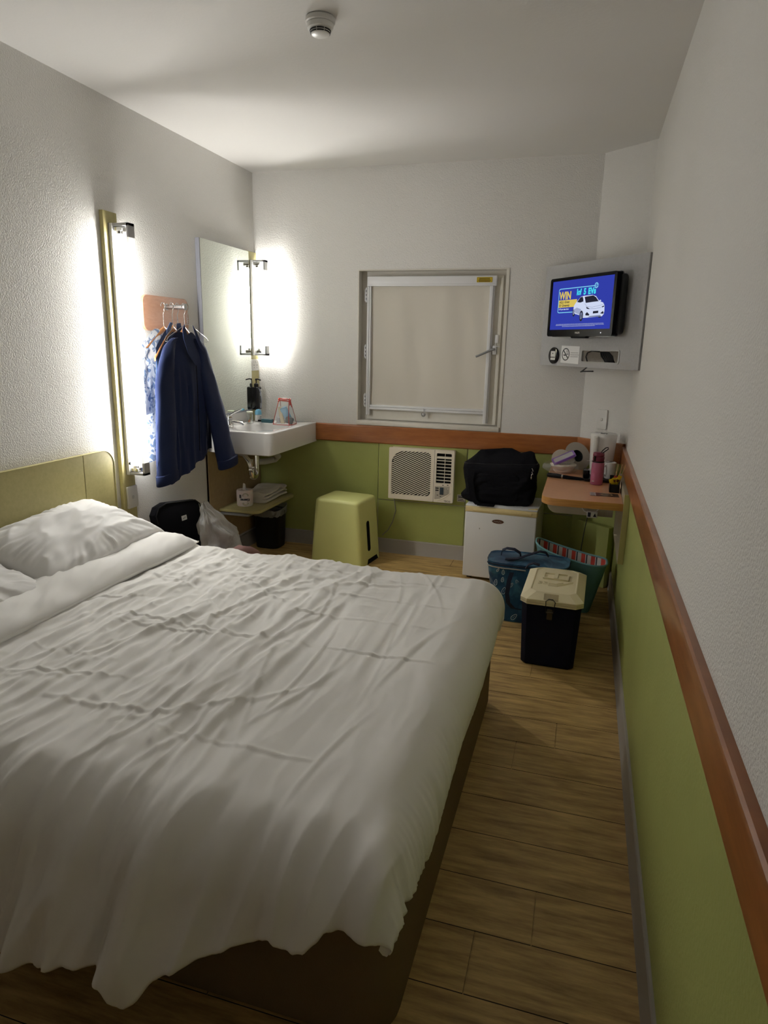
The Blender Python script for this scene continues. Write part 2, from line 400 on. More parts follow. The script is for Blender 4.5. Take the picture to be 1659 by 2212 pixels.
tube(b, [(1.186 + .014 * math.sin(a), D + .006, .957 + .016 * math.cos(a)) for a in [x * .5 for x in range(13)]], .0015, 6, closed=False)
tube(b, [(1.186, D + .008, .972), (1.186, D + .01, .995)], .0015, 6)
add('pull_knob', b, STEEL, BL)
b = BM(); box(b, 1.49, 1.585, D + .0095, D + .0125, 1.772, 1.802); st = add('warning_sticker', b, mat('yellow_label', (.72, .52, .02, 1), .5), BL, smooth=False)
b = BM(); M = frame((0, D + .0088, 0), (1, 0, 0), (0, 0, 1))
for k, (u0, u1) in enumerate(((1.503, 1.572), (1.50, 1.576), (1.503, 1.572), (1.505, 1.57))): box(b, u0, u1, 1.7755 + k * .006, 1.7785 + k * .006, -.0003, .0003, M=M)
for q in ((1.493, 1.582, 1.7735, 1.7745), (1.493, 1.582, 1.7995, 1.8005), (1.493, 1.494, 1.7735, 1.8005), (1.581, 1.582, 1.7735, 1.8005)): box(b, *q, -.0003, .0003, M=M)
add('sticker_print', b, BLACK, st, smooth=False)
WH = thing('window_handle', 'grey lever handle on the right side of the window', 'window handle', (1.617, D + .04, 1.35))
b = BM(); box(b, 1.606, 1.630, D + .024, D + .050, 1.345, 1.40, .004); add('backplate', b, WALU, WH)
b = BM(); tube(b, [(1.618, D + .03, 1.378), (1.612, D + .0, 1.376), (1.585, D - .012, 1.364), (1.53, D - .018, 1.338), (1.512, D - .018, 1.331)], [.008, .008, .007, .0065, .006], 12); add('lever', b, mat('grey_cast_metal', (.33, .34, .35, 1), .35, metal=.5), WH)
b = BM(); box(b, 1.618, 1.640, D + .026, D + .046, 1.415, 1.465, .005); tube(b, [(1.629, D + .03, 1.42), (1.622, D + .02, 1.405), (1.632, D + .015, 1.395), (1.652, D + .02, 1.392)], .0025, 6)
lk = add('window_lock', b, WALU, WH)
for z in (1.70, 1.345, 1.03):
    b = BM(); box(b, .762, .785, D + .040, D + .062, z - .038, z + .038, .002)
    tube(b, [(.776, D + .036, z - .045), (.776, D + .036, z + .045)], .006, 10)
    h = add('hinge', b, WALU, win)
    b = BM()
    for dz in (-.024, 0, .024): box(b, .7745, .7775, D + .028, D + .032, z + dz - .006, z + dz + .006)
    add('hinge_screw', b, BLACK, h)

# ================================================================ BED
y0, y1, xb = 0.83, 2.29, 1.918
bed = thing('bed', 'low double bed base in brown fabric under the white duvet', 'bed', (1.0, 1.55, 0))
b = BM(); prism(b, rrect(0.03, xb, y0, y1, [.03, 0, 0, .09], 8), 0.0, .33, None, .012, 3)
add('bed_base', b, BASEF, bed)
b = BM(); prism(b, rrect(0.03, xb - .05, y0 + .02, y1 - .02, [.06, .03, .03, .06], 8), .33, .465, None, .035, 4)
add('mattress', b, LINEN, bed)

# duvet ------------------------------------------------------------
def gauss(d, s): return math.exp(-(d / s) ** 2)
HEM = [(0.2, .36), (1.03, .36), (1.12, .365), (1.14, .398), (1.20, .398), (1.297, .372), (1.395, .35), (1.420, .36), (1.440, .385), (1.456, .398), (1.474, .388), (1.505, .344), (1.533, .322), (1.589, .292), (1.662, .252), (1.724, .226), (1.77, .232), (1.815, .226), (1.845, .200), (1.87, .178), (1.92, .172), (1.97, .175), (2.1, .17)]
CR = []
rc = random.Random(11)
for k in range(150):
    cx_ = rc.uniform(.5, 1.8); cy_ = rc.uniform(.9, 2.25)
    if cx_ > 1.45 and rc.random() < .72: continue
    messy = cx_ < 1.35 and cy_ > 1.75
    an = rc.gauss(0, .75 if messy else .28) + (0 if rc.random() < .9 else 1.35)
    ln = rc.uniform(.06, .16) if messy else rc.uniform(.12, .38)
    CR.append((cx_, cy_, math.sin(an), math.cos(an), ln, rc.uniform(.0018, .0046), rc.uniform(.005, .011), rc.uniform(-.5, .5)))
BIN = {}
for c in CR:
    for bx_ in range(int((c[0] - c[4] - .05) / .1), int((c[0] + c[4] + .05) / .1) + 1):
        for by_ in range(int((c[1] - c[4] - .05) / .1), int((c[1] + c[4] + .05) / .1) + 1): BIN.setdefault((bx_, by_), []).append(c)
def creases(x, y):
    h = 0
    for (cx_, cy_, sx_, cy2_, ln, am, wd, cv) in BIN.get((int(x / .1), int(y / .1)), ()):
        dx, dy = x - cx_, y - cy_; t = dx * sx_ + dy * cy2_
        if abs(t) > ln: continue
        q = dx * cy2_ - dy * sx_ - cv * t * t
        if abs(q) > .04: continue
        e = 1 - (t / ln) ** 2
        h += am * e * (math.exp(-(q / wd) ** 2) - .45 * math.exp(-((q - 1.9 * wd) / (1.6 * wd)) ** 2))
    return h
def bed_top(x, y):
    """height of wrinkles on the flat top, in metres"""
    wob = .035 * fbm(x * 2.2, y * 2.2, 3.1, 2)
    h = 0.0
    # pressed fold lines across and along the bed
    for (yy, xa, xb_, amp) in ((1.56, .70, 1.86, .0030), (1.785, 1.20, 1.82, .0028), (1.985, 1.30, 1.84, .0024), (2.205, 1.2, 1.80, .0022), (1.02, 1.25, 1.72, .0024), (1.28, .6, 1.0, .002)):
        q = y - yy - .012 * fbm(x * 3, yy * 7, 1.0, 2)
        h += amp * sstep(xa, xa + .08, x) * (1 - sstep(xb_ - .08, xb_, x)) * (gauss(q, .006) - .5 * gauss(q + .011, .008)) * (.55 + .9 * fbm(x * 5, yy * 3, 0, 2) + .3)
    for (xx, ya, yb, amp, sl) in ((1.41, .86, 2.24, .0068, .035), (1.285, .86, 2.0, .0042, -.04), (1.64, 1.3, 2.2, .0034, 0), (1.16, .86, 1.9, .0045, -.03), (.98, .9, 1.9, .0036, .02), (1.53, .84, 1.3, .003, .02), (.80, .9, 2.1, .004, .05)):
        q = x - xx - sl * (y - 1.5) - .016 * fbm(yy * 0 + y * 2.3, xx * 9, 5.0, 2)
        h += amp * sstep(ya, ya + .15, y) * (1 - sstep(yb - .15, yb, y)) * (gauss(q, .014) - .55 * gauss(q - .026, .022))
    # long soft folds running towards the near edge, stronger near the head
    k = 1 - .72 * sstep(1.25, 1.62, x)
    near = 1 - sstep(.95, 1.55, y)
    rid = abs(fbm((x + wob) * 7.5, y * 1.5, 0.7, 3))
    h += (.019 * near + .0165 * (1 - near)) * k * (.42 - min(rid, .5)) * 1.4
    rid2 = abs(fbm((x + wob) * 15 + 3 * wob, y * 2.6, 9.7, 2))
    h += .0085 * k * (.4 - min(rid2, .5))
    rid4 = abs(fbm(x * 5.2 + 2 * wob, y * 5.6 + x * 3, 12.7, 3))
    h += .008 * k * (.4 - min(rid4, .55))
    h += creases(x, y)
    # crumpled zone near the far edge
    cz = gauss(x - .95, .50) * sstep(1.55, 2.05, y)
    r3 = abs(fbm(x * 6.5 + 2.2 * wob * 8, y * 8.5, 4.2, 3))
    h += .015 * cz * (.4 - min(r3, .55))
    h += .006 * fbm(x * 2.4, y * 2.1, 8.0, 2)
    return h
ZT, RX, RY = 0.497, .125, .15
XT = 1.822; YN = .87; YFAR = 2.30
def duvet_pt(s, q):
    """s: cloth length from the head, q: cloth length across, 0 at the near fold, negative hangs down"""
    x_flat = s
    # towards the foot
    if s <= XT: X = s; dzx = 0; nx = 0; nzx = 1
    elif s <= XT + RX * PI / 2:
        a = (s - XT) / RX; X = XT + RX * math.sin(a); dzx = RX * (1 - math.cos(a)); nx = math.sin(a); nzx = math.cos(a)
    else:
        e = s - XT - RX * PI / 2; X = XT + RX - e * .16; dzx = RX + e * .96; nx = 1; nzx = 0
    # towards the near side
    if q >= 0 and q <= YFAR - YN: Y = YN + q; dzy = 0; ny = 0; nzy = 1; drop = 0
    elif q < 0:
        r = -q; drop = r
        am = math.radians(74)
        if r <= RY * am: a = r / RY; Y = YN - RY * math.sin(a); dzy = RY * (1 - math.cos(a)); ny = -math.sin(a); nzy = math.cos(a)
        else:
            e = r - RY * am; Y = YN - RY * math.sin(am) - e * math.cos(am); dzy = RY * (1 - math.cos(am)) + e * math.sin(am); ny = -math.sin(am); nzy = math.cos(am)
    else:
        r = q - (YFAR - YN); drop = 0; R = .09
        if r <= R * PI / 2: a = r / R; Y = YFAR + R * math.sin(a); dzy = R * (1 - math.cos(a)); ny = math.sin(a); nzy = math.cos(a)
        else: e = r - R * PI / 2; Y = YFAR + R; dzy = R + e; ny = 1; nzy = 0
    # where both edges fall, round the corner
    cr = min(dzx, .16) / .16 * min(dzy if q < 0 else 0, .2) / .2
    X -= cr * .01
    z = ZT - (dzx ** 2.6 + dzy ** 2.6) ** (1 / 2.6)
    n = Vector((nx * nzy + nx * .3, ny * max(nzx, .35), nzx * nzy)).normalized()
    h = bed_top(min(X, 1.9), max(Y, .84)) * (1 - .75 * sstep(.0, .12, dzx)) if True else 0
    if q < 0.12:
        d = sstep(-.12, .42, -q)
        sx = s + .22 * max(0, -q)                              # folds lean towards the head as they fall
        f = abs(fbm(sx * 5.2, q * .9, 2.3, 2))
        h += .125 * d * (.27 - min(f, .6)) * (1 - .45 * sstep(1.6, 1.85, s))
        h += .042 * d * (.4 - abs(fbm(sx * 12, q * 1.6, 6.3, 2)))
        h += .030 * d * gauss(sx - 1.50, .035) + .03 * d * gauss(s - 1.90, .03) - .02 * d * gauss(s - 1.84, .025)
    if dzx > 0:
        g = sstep(.01, .12, dzx)
        ra = 1 - sstep(.95, 1.55, Y)
        h += .024 * g * (.12 + ra) * (.4 - abs(fbm(Y * 22 + dzx * 5, X * 2, 1.9, 2)))
        h += .010 * g * fbm(Y * 2.6, 1.0, 4.4, 2)
    h *= 1 - .85 * cr
    return Vector((X, Y, z)) + n * h
def duvet_fn(u, v):
    # u along the bed, v across: 0 = near hem, 1 = far hem
    foot = XT + RX * PI / 2 + .070
    s = .42 + (foot - .42) * u
    Yv = YN
    hem = lerp_tab(HEM, s) + .004 * fbm(s * 30, 0, 0, 2)
    q0 = -(hem + .02); q1 = YFAR - YN + .20
    q = q0 + (q1 - q0) * v
    s -= .092 * sstep(.75, 1, u) * (1 - sstep(-.16, .30, q))
    if u > .985:                                               # foot hem wanders a little
        s += (u - .985) / .015 * .014 * fbm(q * 5, 3.3, 0, 2)
    return duvet_pt(s, q)
b = BM(); V = grid(b, 300, 340, duvet_fn)
# rolled hem: a short return underneath so the edge has thickness
def ret(row, inward):
    prev = [v for v in row]
    for k, (dx, dz) in enumerate(((.35, -.55), (1, -.5), (1.6, .2))):
        cur = []
        for v0, iw in zip(row, inward): cur.append(b.verts.new(v0.co + iw * .012 * dx + Vector((0, 0, .012 * dz))))
        for j in range(len(row) - 1): b.faces.new((prev[j], prev[j + 1], cur[j + 1], cur[j]))
        prev = cur
ret([V[i][0] for i in range(301)], [Vector((0, 1, 0))] * 301)
ret([V[300][j] for j in range(341)], [Vector((-1, 0, 0))] * 341)
duvet = tag(add('duvet', b, LINEN, angle=80), 'large rumpled white duvet spread over the bed and hanging off its near side', 'duvet')
# turned-back top band, a flattened roll across the bed
def fold_fn(u, v):
    y = .66 + 1.69 * u; a = 2 * PI * v
    ends = sstep(0, .035, u) * (1 - sstep(.965, 1, u)) * .75 + .25
    cx = .462 + .012 * fbm(y * 3, 2, 0, 2) - .05 * (1 - sstep(.7, 1.2, y)) * 0; hw = .122 * (.92 + .08 * ends); hh = .040 * ends
    ca, sa = math.cos(a), math.sin(a)
    x = cx + hw * (abs(ca) ** .8) * (1 if ca > 0 else -1)
    z = .520 + hh * (abs(sa) ** .85) * (1 if sa > 0 else -1) + .012 * (-(ca)) * (1 if sa > 0 else 0) * .8
    if sa > 0: z += sa * (.016 * (.4 - abs(fbm(x * 8 + y * 2, y * 5 + x * 6, 1.3, 3))) + .012 * fbm(x * 4, y * 3, 2, 2)) + .0 
    if sa > 0: z += .0035 * gauss(x - (.455 + .01 * fbm(y * 2, 4, 0, 2)), .006) * sa
    drop = .25 * (1 - sstep(.66, .86, y)) ** 2
    return (x, y, z - drop)
b = BM(); Vf = grid(b, 190, 72, fold_fn)
bmesh.ops.remove_doubles(b, verts=b.verts[:], dist=1e-5)
add('turned_back_band', b, LINEN, duvet, angle=80)

# pillows ----------------------------------------------------------
def pillow(name, L, Wd, Th, seed, label, loc, rot):
    b = BM()
    def fn(u, v, side):
        x = 2 * u - 1; y = 2 * v - 1
        ed = (1 - abs(x) ** 3.2) * (1 - abs(y) ** 3.2)
        ed = max(0, ed) ** .42
        pinch = 1 - .10 * (1 - abs(y) ** 2) * abs(x) ** 6 - .0
        px = x * Wd / 2 * (1 - .07 * (1 - x * x) * abs(y) ** 6) * (1 - .05 * abs(y) ** 4 * (1 - abs(x)))
        py = y * L / 2 * (1 - .045 * (1 - abs(x) ** 1.5) * abs(y) ** 8)
        corner = sstep(.78, 1, abs(x)) * sstep(.86, 1, abs(y))
        px *= 1 + .05 * corner; py *= 1 + .025 * corner
        wr = (.4 - abs(fbm(px * 7 + seed, py * 4.2 + px * 5, seed, 3)))
        rad = abs(fbm(math.atan2(y, x) * 5, seed, 2.0, 2)) * sstep(.45, .95, max(abs(x), abs(y)))
        z = side * (Th / 2 * ed + .024 * wr * ed - .028 * rad * ed)
        return (px, py, z)
    for sd in (1, -1): grid(b, 64, 96, lambda u, v: fn(u, v, sd), flip=sd < 0)
    bmesh.ops.remove_doubles(b, verts=b.verts[:], dist=1e-4)
    o = add(name, b, PCASE, origin=(0, 0, 0), angle=80)
    o.location = loc; o.rotation_euler = rot
    return tag(o, label, 'pillow')
pillow('pillow', .72, .385, .165, 1.7, 'plump white pillow against the headboard at the window end of the bed', (.232, 1.965, .592), (math.radians(2), math.radians(17), math.radians(4)))
pillow('pillow', .72, .42, .155, 6.1, 'white pillow cut off by the left edge of the photo', (.250, 1.27, .570), (math.radians(-1), math.radians(15), math.radians(1)))

# headboard --------------------------------------------------------
hb = thing('headboard', 'flat olive-green laminate headboard with rounded top corner behind the pillows', 'headboard', (.015, 1.6, .3))
MH = frame((.004, 0, 0), (0, 1, 0), (0, 0, 1))
b = BM(); prism(b, rrect(.72, 2.305, .30, .878, 0), 0, .022, MH, .0015, 1); add('panel', b, LAM, hb, angle=25)
b = BM(); prism(b, rrect(2.308, 2.512, .30, .878, [.075, 0, 0, 0], 10), 0, .022, MH, .0015, 1); add('panel', b, LAM, hb, angle=25)
b = BM(); tube(b, [(.0265, .72, .877)] + [(.0265, 2.437 + .0745 * math.sin(a), .803 + .0745 * math.cos(a)) for a in [k * PI / 20 for k in range(11)]] + [(.0265, 2.5115, .3)], .0022, 6); add('edge_band', b, LAMEDGE, hb)
b = BM(); prism(b, rrect(.13, .305, 2.33, 2.435, [.02, .0, 0, .02], 6), .478, .497, None, .002, 1); box(b, .02, .14, 2.34, 2.43, .478, .497)
tag(add('bedside_ledge', b, LAM), 'small olive laminate ledge poking out behind the far pillow', 'ledge')

# ================================================================ LEFT WALL
def strip_light(name, label, cat_loc, yb0, yb1, zb0, zb1, yl, z0, z1, glow, tan=False):
    t = thing(name, label, 'wall light', (0, yl, z0))
    yw = .027
    b = BM(); box(b, .024, .040, yl - yw, yl + yw, z0, z1, .0015, 1); add('backplate', b, WHITEP, t)
    b = BM(); box(b, .021, .0235, yl - yw - .001, yl - yw + .004, z0, z1); box(b, .0205, .024, yl - yw, yl + yw, z0, z1); add('mounting_channel', b, ALU, t)
    for s, zz in ((1, z1), (-1, z0)):
        b = BM(); e = zz - s * .013
        box(b, .026, .126, yl - .022, yl + .022, min(zz, e), max(zz, e), .0012, 1)
        e2 = zz - s * .062
        box(b, .113, .126, yl - .022, yl + .022, min(zz, e2), max(zz, e2), .0012, 1); add('end_bracket', b, ALU, t)
        for dy in (-.0,):
            b = BM(); box(b, .040, .085, yl - .018, yl + .018, min(zz - s * .015, zz - s * .034), max(zz - s * .015, zz - s * .034), .003, 2)
            lathe(b, [(.0135, 0), (.0135, .012)], (.060, yl, (zz - s * .034) - (.012 if s > 0 else 0)), 16)
            add('lamp_holder', b, CHROME, t)
    b = BM(); lathe(b, [(.0125, 0), (.0125, z1 - z0 - .092)], (.060, yl, z0 + .046), 20); add('fluorescent_tube', b, glow, t)
    b = BM(); box(b, .1135, .1255, yl - .0215, yl + .0215, z0 + .0625, z1 - .0625, .002, 2); add('diffuser', b, DIFF, t)
    return t
# board behind the long light
b = BM(); box(b, .001, .022, 2.572, 2.668, .05, 1.958, .0015, 1)
tag(add('wall_board', b, LAM), 'tall narrow yellow-green board behind the long strip light beside the bed', 'board')
L1 = strip_light('strip_light', 'long lit fluorescent strip light on the wall beside the headboard', None, 0, 0, 0, 0, 2.630, .735, 1.907, GLOW)
b = BM(); lathe(b, [(.0, 0), (.0085, 0), (.0085, .006), (.006, .008), (.0, .008)], (.041, 2.611, .793), 20, Matrix.Rotation(PI / 2, 4, 'Y'), cap=False); add('pull_switch', b, BLACK, L1)
def switch(name, label, M, w_=.072, h_=.116, cat='light switch'):
    """plate in local xy, facing +z"""
    t = bpy.data.objects.new(name, None); COL.objects.link(t); t.matrix_world = M; tag(t, label, cat)
    b = BM(); prism(b, rrect(-w_ / 2, w_ / 2, -h_ / 2, h_ / 2, .004, 3), 0, .010, None, .002, 2); add('faceplate', b, WHITEP, t, local=True)
    b = BM(); prism(b, rrect(-.008, .008, -.010, .010, .006, 5), .010, .0125, None, .001, 1); add('rocker', b, mat('switch_rocker_' + name, (.6, .6, .57, 1), .4), t, local=True)
    return t
switch('light_switch', 'white light switch plate on the board below the long strip light', frame((.0225, 2.628, .617), (0, 1, 0), (0, 0, 1)), .078, .112)

# coat rail and clothes
cr = thing('coat_rail', 'pinkish beech wall panel with a short steel bar for hangers', 'coat rail', (.01, 3.03, 1.44))
b = BM(); prism(b, rrect(2.832, 3.238, 1.438, 1.613, .038, 8), 0, .016, frame((.001, 0, 0), (0, 1, 0), (0, 0, 1)), .001, 1); add('backboard', b, BEECH, cr, angle=25)
b = BM(); tube(b, [(.017, 3.03, 1.562), (.128, 3.03, 1.562)], .0115, 20); add('bar', b, STEEL, cr)
b = BM(); tube(b, [(.128, 3.03, 1.562), (.136, 3.03, 1.562)], .0165, 24); add('end_cap', b, STEEL, cr)
b = BM(); tube(b, [(.0165, 3.03, 1.562), (.021, 3.03, 1.562)], .017, 24); add('wall_flange', b, STEEL, cr)

def hook_pts(x, yc, ztop, lean=0.0):
    R = .017; P = []
    for k in range(13):
        a = math.radians(-60 + 250 * k / 12); P.append((x, yc + R * math.cos(a), ztop + R * math.sin(a)))
    P = P[::-1]
    P.append((x, yc + R * .6, ztop - R * 1.4)); P.append((x, yc, ztop - .040)); P.append((x, yc + lean, ztop - .108))
    # start of list is the open tip on the far side
    return P
def wood_hanger(x, yc, label, hw=.20, zt=1.488, tilt=0.0, rail=1.562):
    t = thing('wooden_hanger', label, 'hanger', (x, yc, 1.36), group='hangers on the steel bar')
    b = BM()
    def arm(sgn):
        P = []
        for k in range(12):
            f = k / 11; y = yc + sgn * hw * f; z = zt - .036 - .155 * f ** 1.05 + .010 * math.sin(PI * f)
            P.append((x, y, z))
        return P
    for sgn in (-1, 1):
        P = arm(sgn); rings = []
        for k, p in enumerate(P):
            f = k / 11; hh = .0175 - .006 * f; th = .005 + .001 * f
            rings.append([(p[0] + th * math.cos(a), p[1], p[2] + hh * math.sin(a)) for a in [2 * PI * j / 12 for j in range(12)]])
        loft(b, rings)
    add('body', b, HWOOD, t)
    b = BM(); tube(b, hook_pts(x, yc, rail + .001), .0019, 8); add('hook', b, CHROME, t)
    return t
wood_hanger(.040, 2.965, 'wooden hanger nearest the wall, its left arm sticking out past the floral shirt', .235, 1.482)
wood_hanger(.079, 2.985, 'middle wooden hanger just left of the front one, holding the blue overshirt', .17, 1.488)
wood_hanger(.118, 3.035, 'front wooden hanger in the open collar of the navy jacket', .165, 1.484)
def wire_hanger(x, yc, label, ang, hw=.175):
    t = thing('wire_hanger', label, 'hanger', (x, yc, 1.39), group='hangers on the steel bar')
    ca, sa = math.cos(ang), math.sin(ang)
    def q(dy, z): return (x + dy * sa, yc + dy * ca, z)
    b = BM(); P = [q(0, 1.476), q(-.03, 1.470), q(-hw * .92, 1.408), q(-hw, 1.393), q(-hw * .95, 1.385), q(0, 1.384), q(hw * .95, 1.385), q(hw, 1.393), q(hw * .92, 1.406), q(.03, 1.470)]
    tube(b, P, .0015, 6, closed=True)
    tube(b, [(x + .0025 * math.cos(k * 1.6), yc + .0025 * math.sin(k * 1.6), 1.474 + .036 * k / 14) for k in range(15)], .0017, 6)
    tube(b, hook_pts(x, yc, 1.563)[:-1] + [(x, yc, 1.505)], .0015, 6)
    add('wire', b, STEEL, t)
    return t
wire_hanger(.125, 3.055, 'empty thin wire hanger hanging in front of the navy jacket', math.radians(4), .178)
wire_hanger(.094, 3.012, 'thin wire hanger with twisted neck behind the front wooden hanger', math.radians(-6), .15)

def garment(t, m, xc, yc, hw_sh, hw_hem, z_neck, z_sh, z_hemL, z_hemR, dep, seed, fold=.012, name='body'):
    b = BM(); NU, NV = 72, 96
    def fn(u, v):
        a = 2 * PI * v; c = math.cos(a); s_ = math.sin(a)
        side = (abs(c) ** .9) * (1 if c > 0 else -1)
        wy = hw_sh + (hw_hem - hw_sh) * u + .012 * math.sin(u * 5 + seed)
        y = yc + side * wy
        zt = z_neck - (z_neck - z_sh) * (abs(side) ** 1.15) - .055 * gauss(side, .20)
        zb = z_hemL + (z_hemR - z_hemL) * (side + 1) / 2 + .008 * math.sin(side * 9 + seed)
        z = zt + (zb - zt) * u
        d = dep * (.25 + .75 * sstep(0, .25, u)) * (abs(s_) ** .75) * (1 if s_ > 0 else -1)
        x = xc + d + fold * sstep(.02, .5, u) * fbm(side * 3.4 + seed, u * 1.1, seed, 3) * (1.0 if s_ > 0 else .6) + .02 * (1 - u) * 0
        return (x, y, z)
    V = grid(b, NU, NV, fn)
    bmesh.ops.remove_doubles(b, verts=b.verts[:], dist=1e-5)
    return add(name, b, m, t, angle=60)
def sleeve(t, m, P, R, flat=.42, seed=0.0, cuff=None, cm=None):
    b = BM(); n = 20; k = len(P); N = 44; rings = []
    def at(T, f):
        f *= (k - 1); i = min(int(f), k - 2); q = f - i
        p0 = T[max(i - 1, 0)]; p1 = T[i]; p2 = T[i + 1]; p3 = T[min(i + 2, k - 1)]
        if isinstance(p0, tuple):
            return tuple(.5 * (2 * b_ + (-a_ + c_) * q + (2 * a_ - 5 * b_ + 4 * c_ - d_) * q * q + (-a_ + 3 * b_ - 3 * c_ + d_) * q ** 3) for a_, b_, c_, d_ in zip(p0, p1, p2, p3))
        return p1 + (p2 - p1) * q
    for i in range(N + 1):
        f = i / N; p = at(P, f); r = at(R, f); rg = []
        for j in range(n):
            a = 2 * PI * j / n; wv = 1 + .10 * fbm(math.cos(a) * 1.5 + seed, f * 5, math.sin(a), 2)
            rg.append((p[0] + r * flat * math.sin(a) * wv + .006 * fbm(a, f * 6, seed, 2), p[1] + r * math.cos(a) * wv, p[2] + .10 * r * math.cos(a)))
        rings.append(rg)
    loft(b, rings)
    o = add('sleeve', b, m, t, angle=60)
    if cuff:
        p0, p1 = P[-2], P[-1]; b = BM(); rg = []
        for f in (0, .06, .94, 1):
            p = tuple(c_ + (d_ - c_) * f for c_, d_ in zip((p1[0], p1[1] - (p1[1] - p0[1]) * .12, p1[2] + cuff), p1)); r = R[-1] * (1.07 if 0 < f < 1 else 1.03)
            rg.append([(p[0] + r * flat * math.sin(a), p[1] + r * math.cos(a), p[2] + .10 * r * math.cos(a) - .001) for a in [2 * PI * j / 24 for j in range(24)]])
        loft(b, rg); add('cuff', b, cm or m, o, angle=60)
    return o
sh = thing('floral_shirt', 'short-sleeved white shirt with blue leaf print hanging behind the navy jacket', 'shirt', (.05, 2.95, .75))
garment(sh, FLORAL, .040, 2.955, .20, .215, 1.488, 1.35, .765, .80, .015, 2.2, .006)
sleeve(sh, FLORAL, [(.035, 2.80, 1.35), (.036, 2.745, 1.20), (.040, 2.745, 1.02)], [.045, .072, .085], .24, 2.0)
os_ = thing('blue_overshirt', 'blue cotton overshirt hanging between the floral shirt and the navy jacket', 'shirt', (.09, 2.97, .8))
garment(os_, NAVY2, .079, 2.985, .17, .185, 1.488, 1.35, .80, .80, .014, 4.4, .006)
b = BM()                                                           # its standing collar, seen left of the jacket collar
for sg in (-1, 1):
    prism(b, [(0, 0), (.030, .004), (.052, -.035), (.040, -.065), (.010, -.035)], 0, .003, frame((.094, 2.968 + (.0 if sg < 0 else .03), 1.478), (.15, sg * 1, 0), (.3, 0, 1)), .001, 1)
add('collar', b, NAVY2, os_)
jk = thing('navy_jacket', 'dark navy jacket with open collar hanging in front on the coat rail', 'jacket', (.13, 3.0, .64))
garment(jk, NAVY, .120, 3.03, .19, .195, 1.478, 1.325, .655, .80, .034, 7.7, .022)
sleeve(jk, NAVY, [(.122, 2.935, 1.405), (.124, 2.872, 1.35), (.125, 2.828, 1.20), (.125, 2.812, 1.0), (.124, 2.805, .80), (.122, 2.805, .665)], [.026, .050, .072, .080, .084, .088], .36, 1.0, .055)
sleeve(jk, NAVY, [(.124, 3.115, 1.405), (.132, 3.165, 1.345), (.145, 3.19, 1.20), (.175, 3.215, 1.02), (.205, 3.225, .84), (.235, 3.235, .69)], [.026, .048, .068, .078, .084, .090], .38, 5.0, .05)
b = BM()                                                           # collar flaps: left lies open, right falls back
Mc = frame((.172, 0, 0), (0, 1, 0), (0, 0, 1))
def flap(P, dx, th=.004):
    t_ = BM(); prism(t_, P, 0, th, None, .001, 1)
    for v in t_.verts: v.co = Vector((.140 + dx(v.co.x, v.co.y) + v.co.z, v.co.x, v.co.y))
    me = bpy.data.meshes.new('t'); t_.to_mesh(me); t_.free(); b.from_mesh(me); bpy.data.meshes.remove(me)
flap([(2.990, 1.472), (2.968, 1.448), (2.962, 1.405), (2.985, 1.33), (3.025, 1.275), (3.045, 1.262), (3.068, 1.278), (3.035, 1.33), (3.008, 1.385), (3.0, 1.43)], lambda y, z: .006 + .12 * (1.46 - z))
flap([(3.068, 1.472), (3.092, 1.448), (3.118, 1.405), (3.148, 1.335), (3.145, 1.322), (3.118, 1.35), (3.098, 1.385), (3.080, 1.43)], lambda y, z: .006 + .10 * (1.46 - z))
add('collar', b, NAVY, jk)
b = BM(); tube(b, [(.166, 3.055, 1.30), (.170, 3.05, 1.15), (.166, 3.055, .95), (.160, 3.06, .80)], .002, 6); add('zip', b, BLKF, jk)

# mirror, vanity boards, second light -------------------------------
mr = thing('mirror', 'tall frameless mirror on the wall beside the corner light', 'mirror', (.02, 3.65, .95))
b = BM(); box(b, .0225, .0265, 3.372, 3.955, .952, 1.956); add('glass', b, MIRROR, mr, smooth=False)
b = BM(); box(b, .001, .022, 3.371, 3.950, .94, 1.955); box(b, .001, .0268, 3.366, 3.3715, .94, 1.956); add('backing', b, mat('mirror_edge_grey', (.34, .35, .40, 1), .35, metal=.2), mr)
b = BM(); box(b, .0225, .0268, 3.368, 3.373, .952, 1.956); add('edge_trim', b, ALU, mr)
b = BM(); box(b, .001, .018, 3.958, 4.076, .872, 1.962, .001, 1)
tag(add('wall_board', b, LAM), 'yellow laminate board between the mirror and the back corner', 'board')
b = BM(); box(b, .001, .014, 3.378, 4.072, .118, .735, .001, 1); box(b, .001, .016, 3.378, 3.386, .118, .81)
tag(add('wall_board', b, TAN), 'tan laminate panel on the wall below the washbasin', 'board')
strip_light('strip_light', 'short lit fluorescent strip light in the corner beside the mirror', None, 0, 0, 0, 0, 4.005, 1.305, 1.908, GLOW2)
t = thing('power_outlet', 'white double power outlet below the corner strip light', 'power outlet', (.02, 4.015, 1.205))
b = BM(); prism(b, rrect(3.962, 4.066, 1.204, 1.279, .004, 3), 0, .009, frame((.018, 0, 0), (0, 1, 0), (0, 0, 1)), .0015, 2); add('faceplate', b, WHITEP, t)
for yy in (3.982, 4.013, 4.046):
    b = BM(); prism(b, rrect(yy - .005, yy + .005, 1.256, 1.270, .002, 3), 0, .003, frame((.027, 0, 0), (0, 1, 0), (0, 0, 1)), .001, 1); add('rocker', b, WHITEP, t)
for yy in (3.992, 4.034):
    b = BM()
    for dy, dz, rt in ((-.006, .006, .5), (.006, .006, -.5), (0, -.010, 0)):
        box(b, -.001, .001, -.004, .004, -.0003, .0003, M=Matrix.Translation((.0273, yy + dy, 1.234 + dz)) @ frame((0, 0, 0), (0, 1, 0), (0, 0, 1)) @ Matrix.Rotation(rt, 4, 'Z'))
    add('socket_slots', b, BLACK, t)
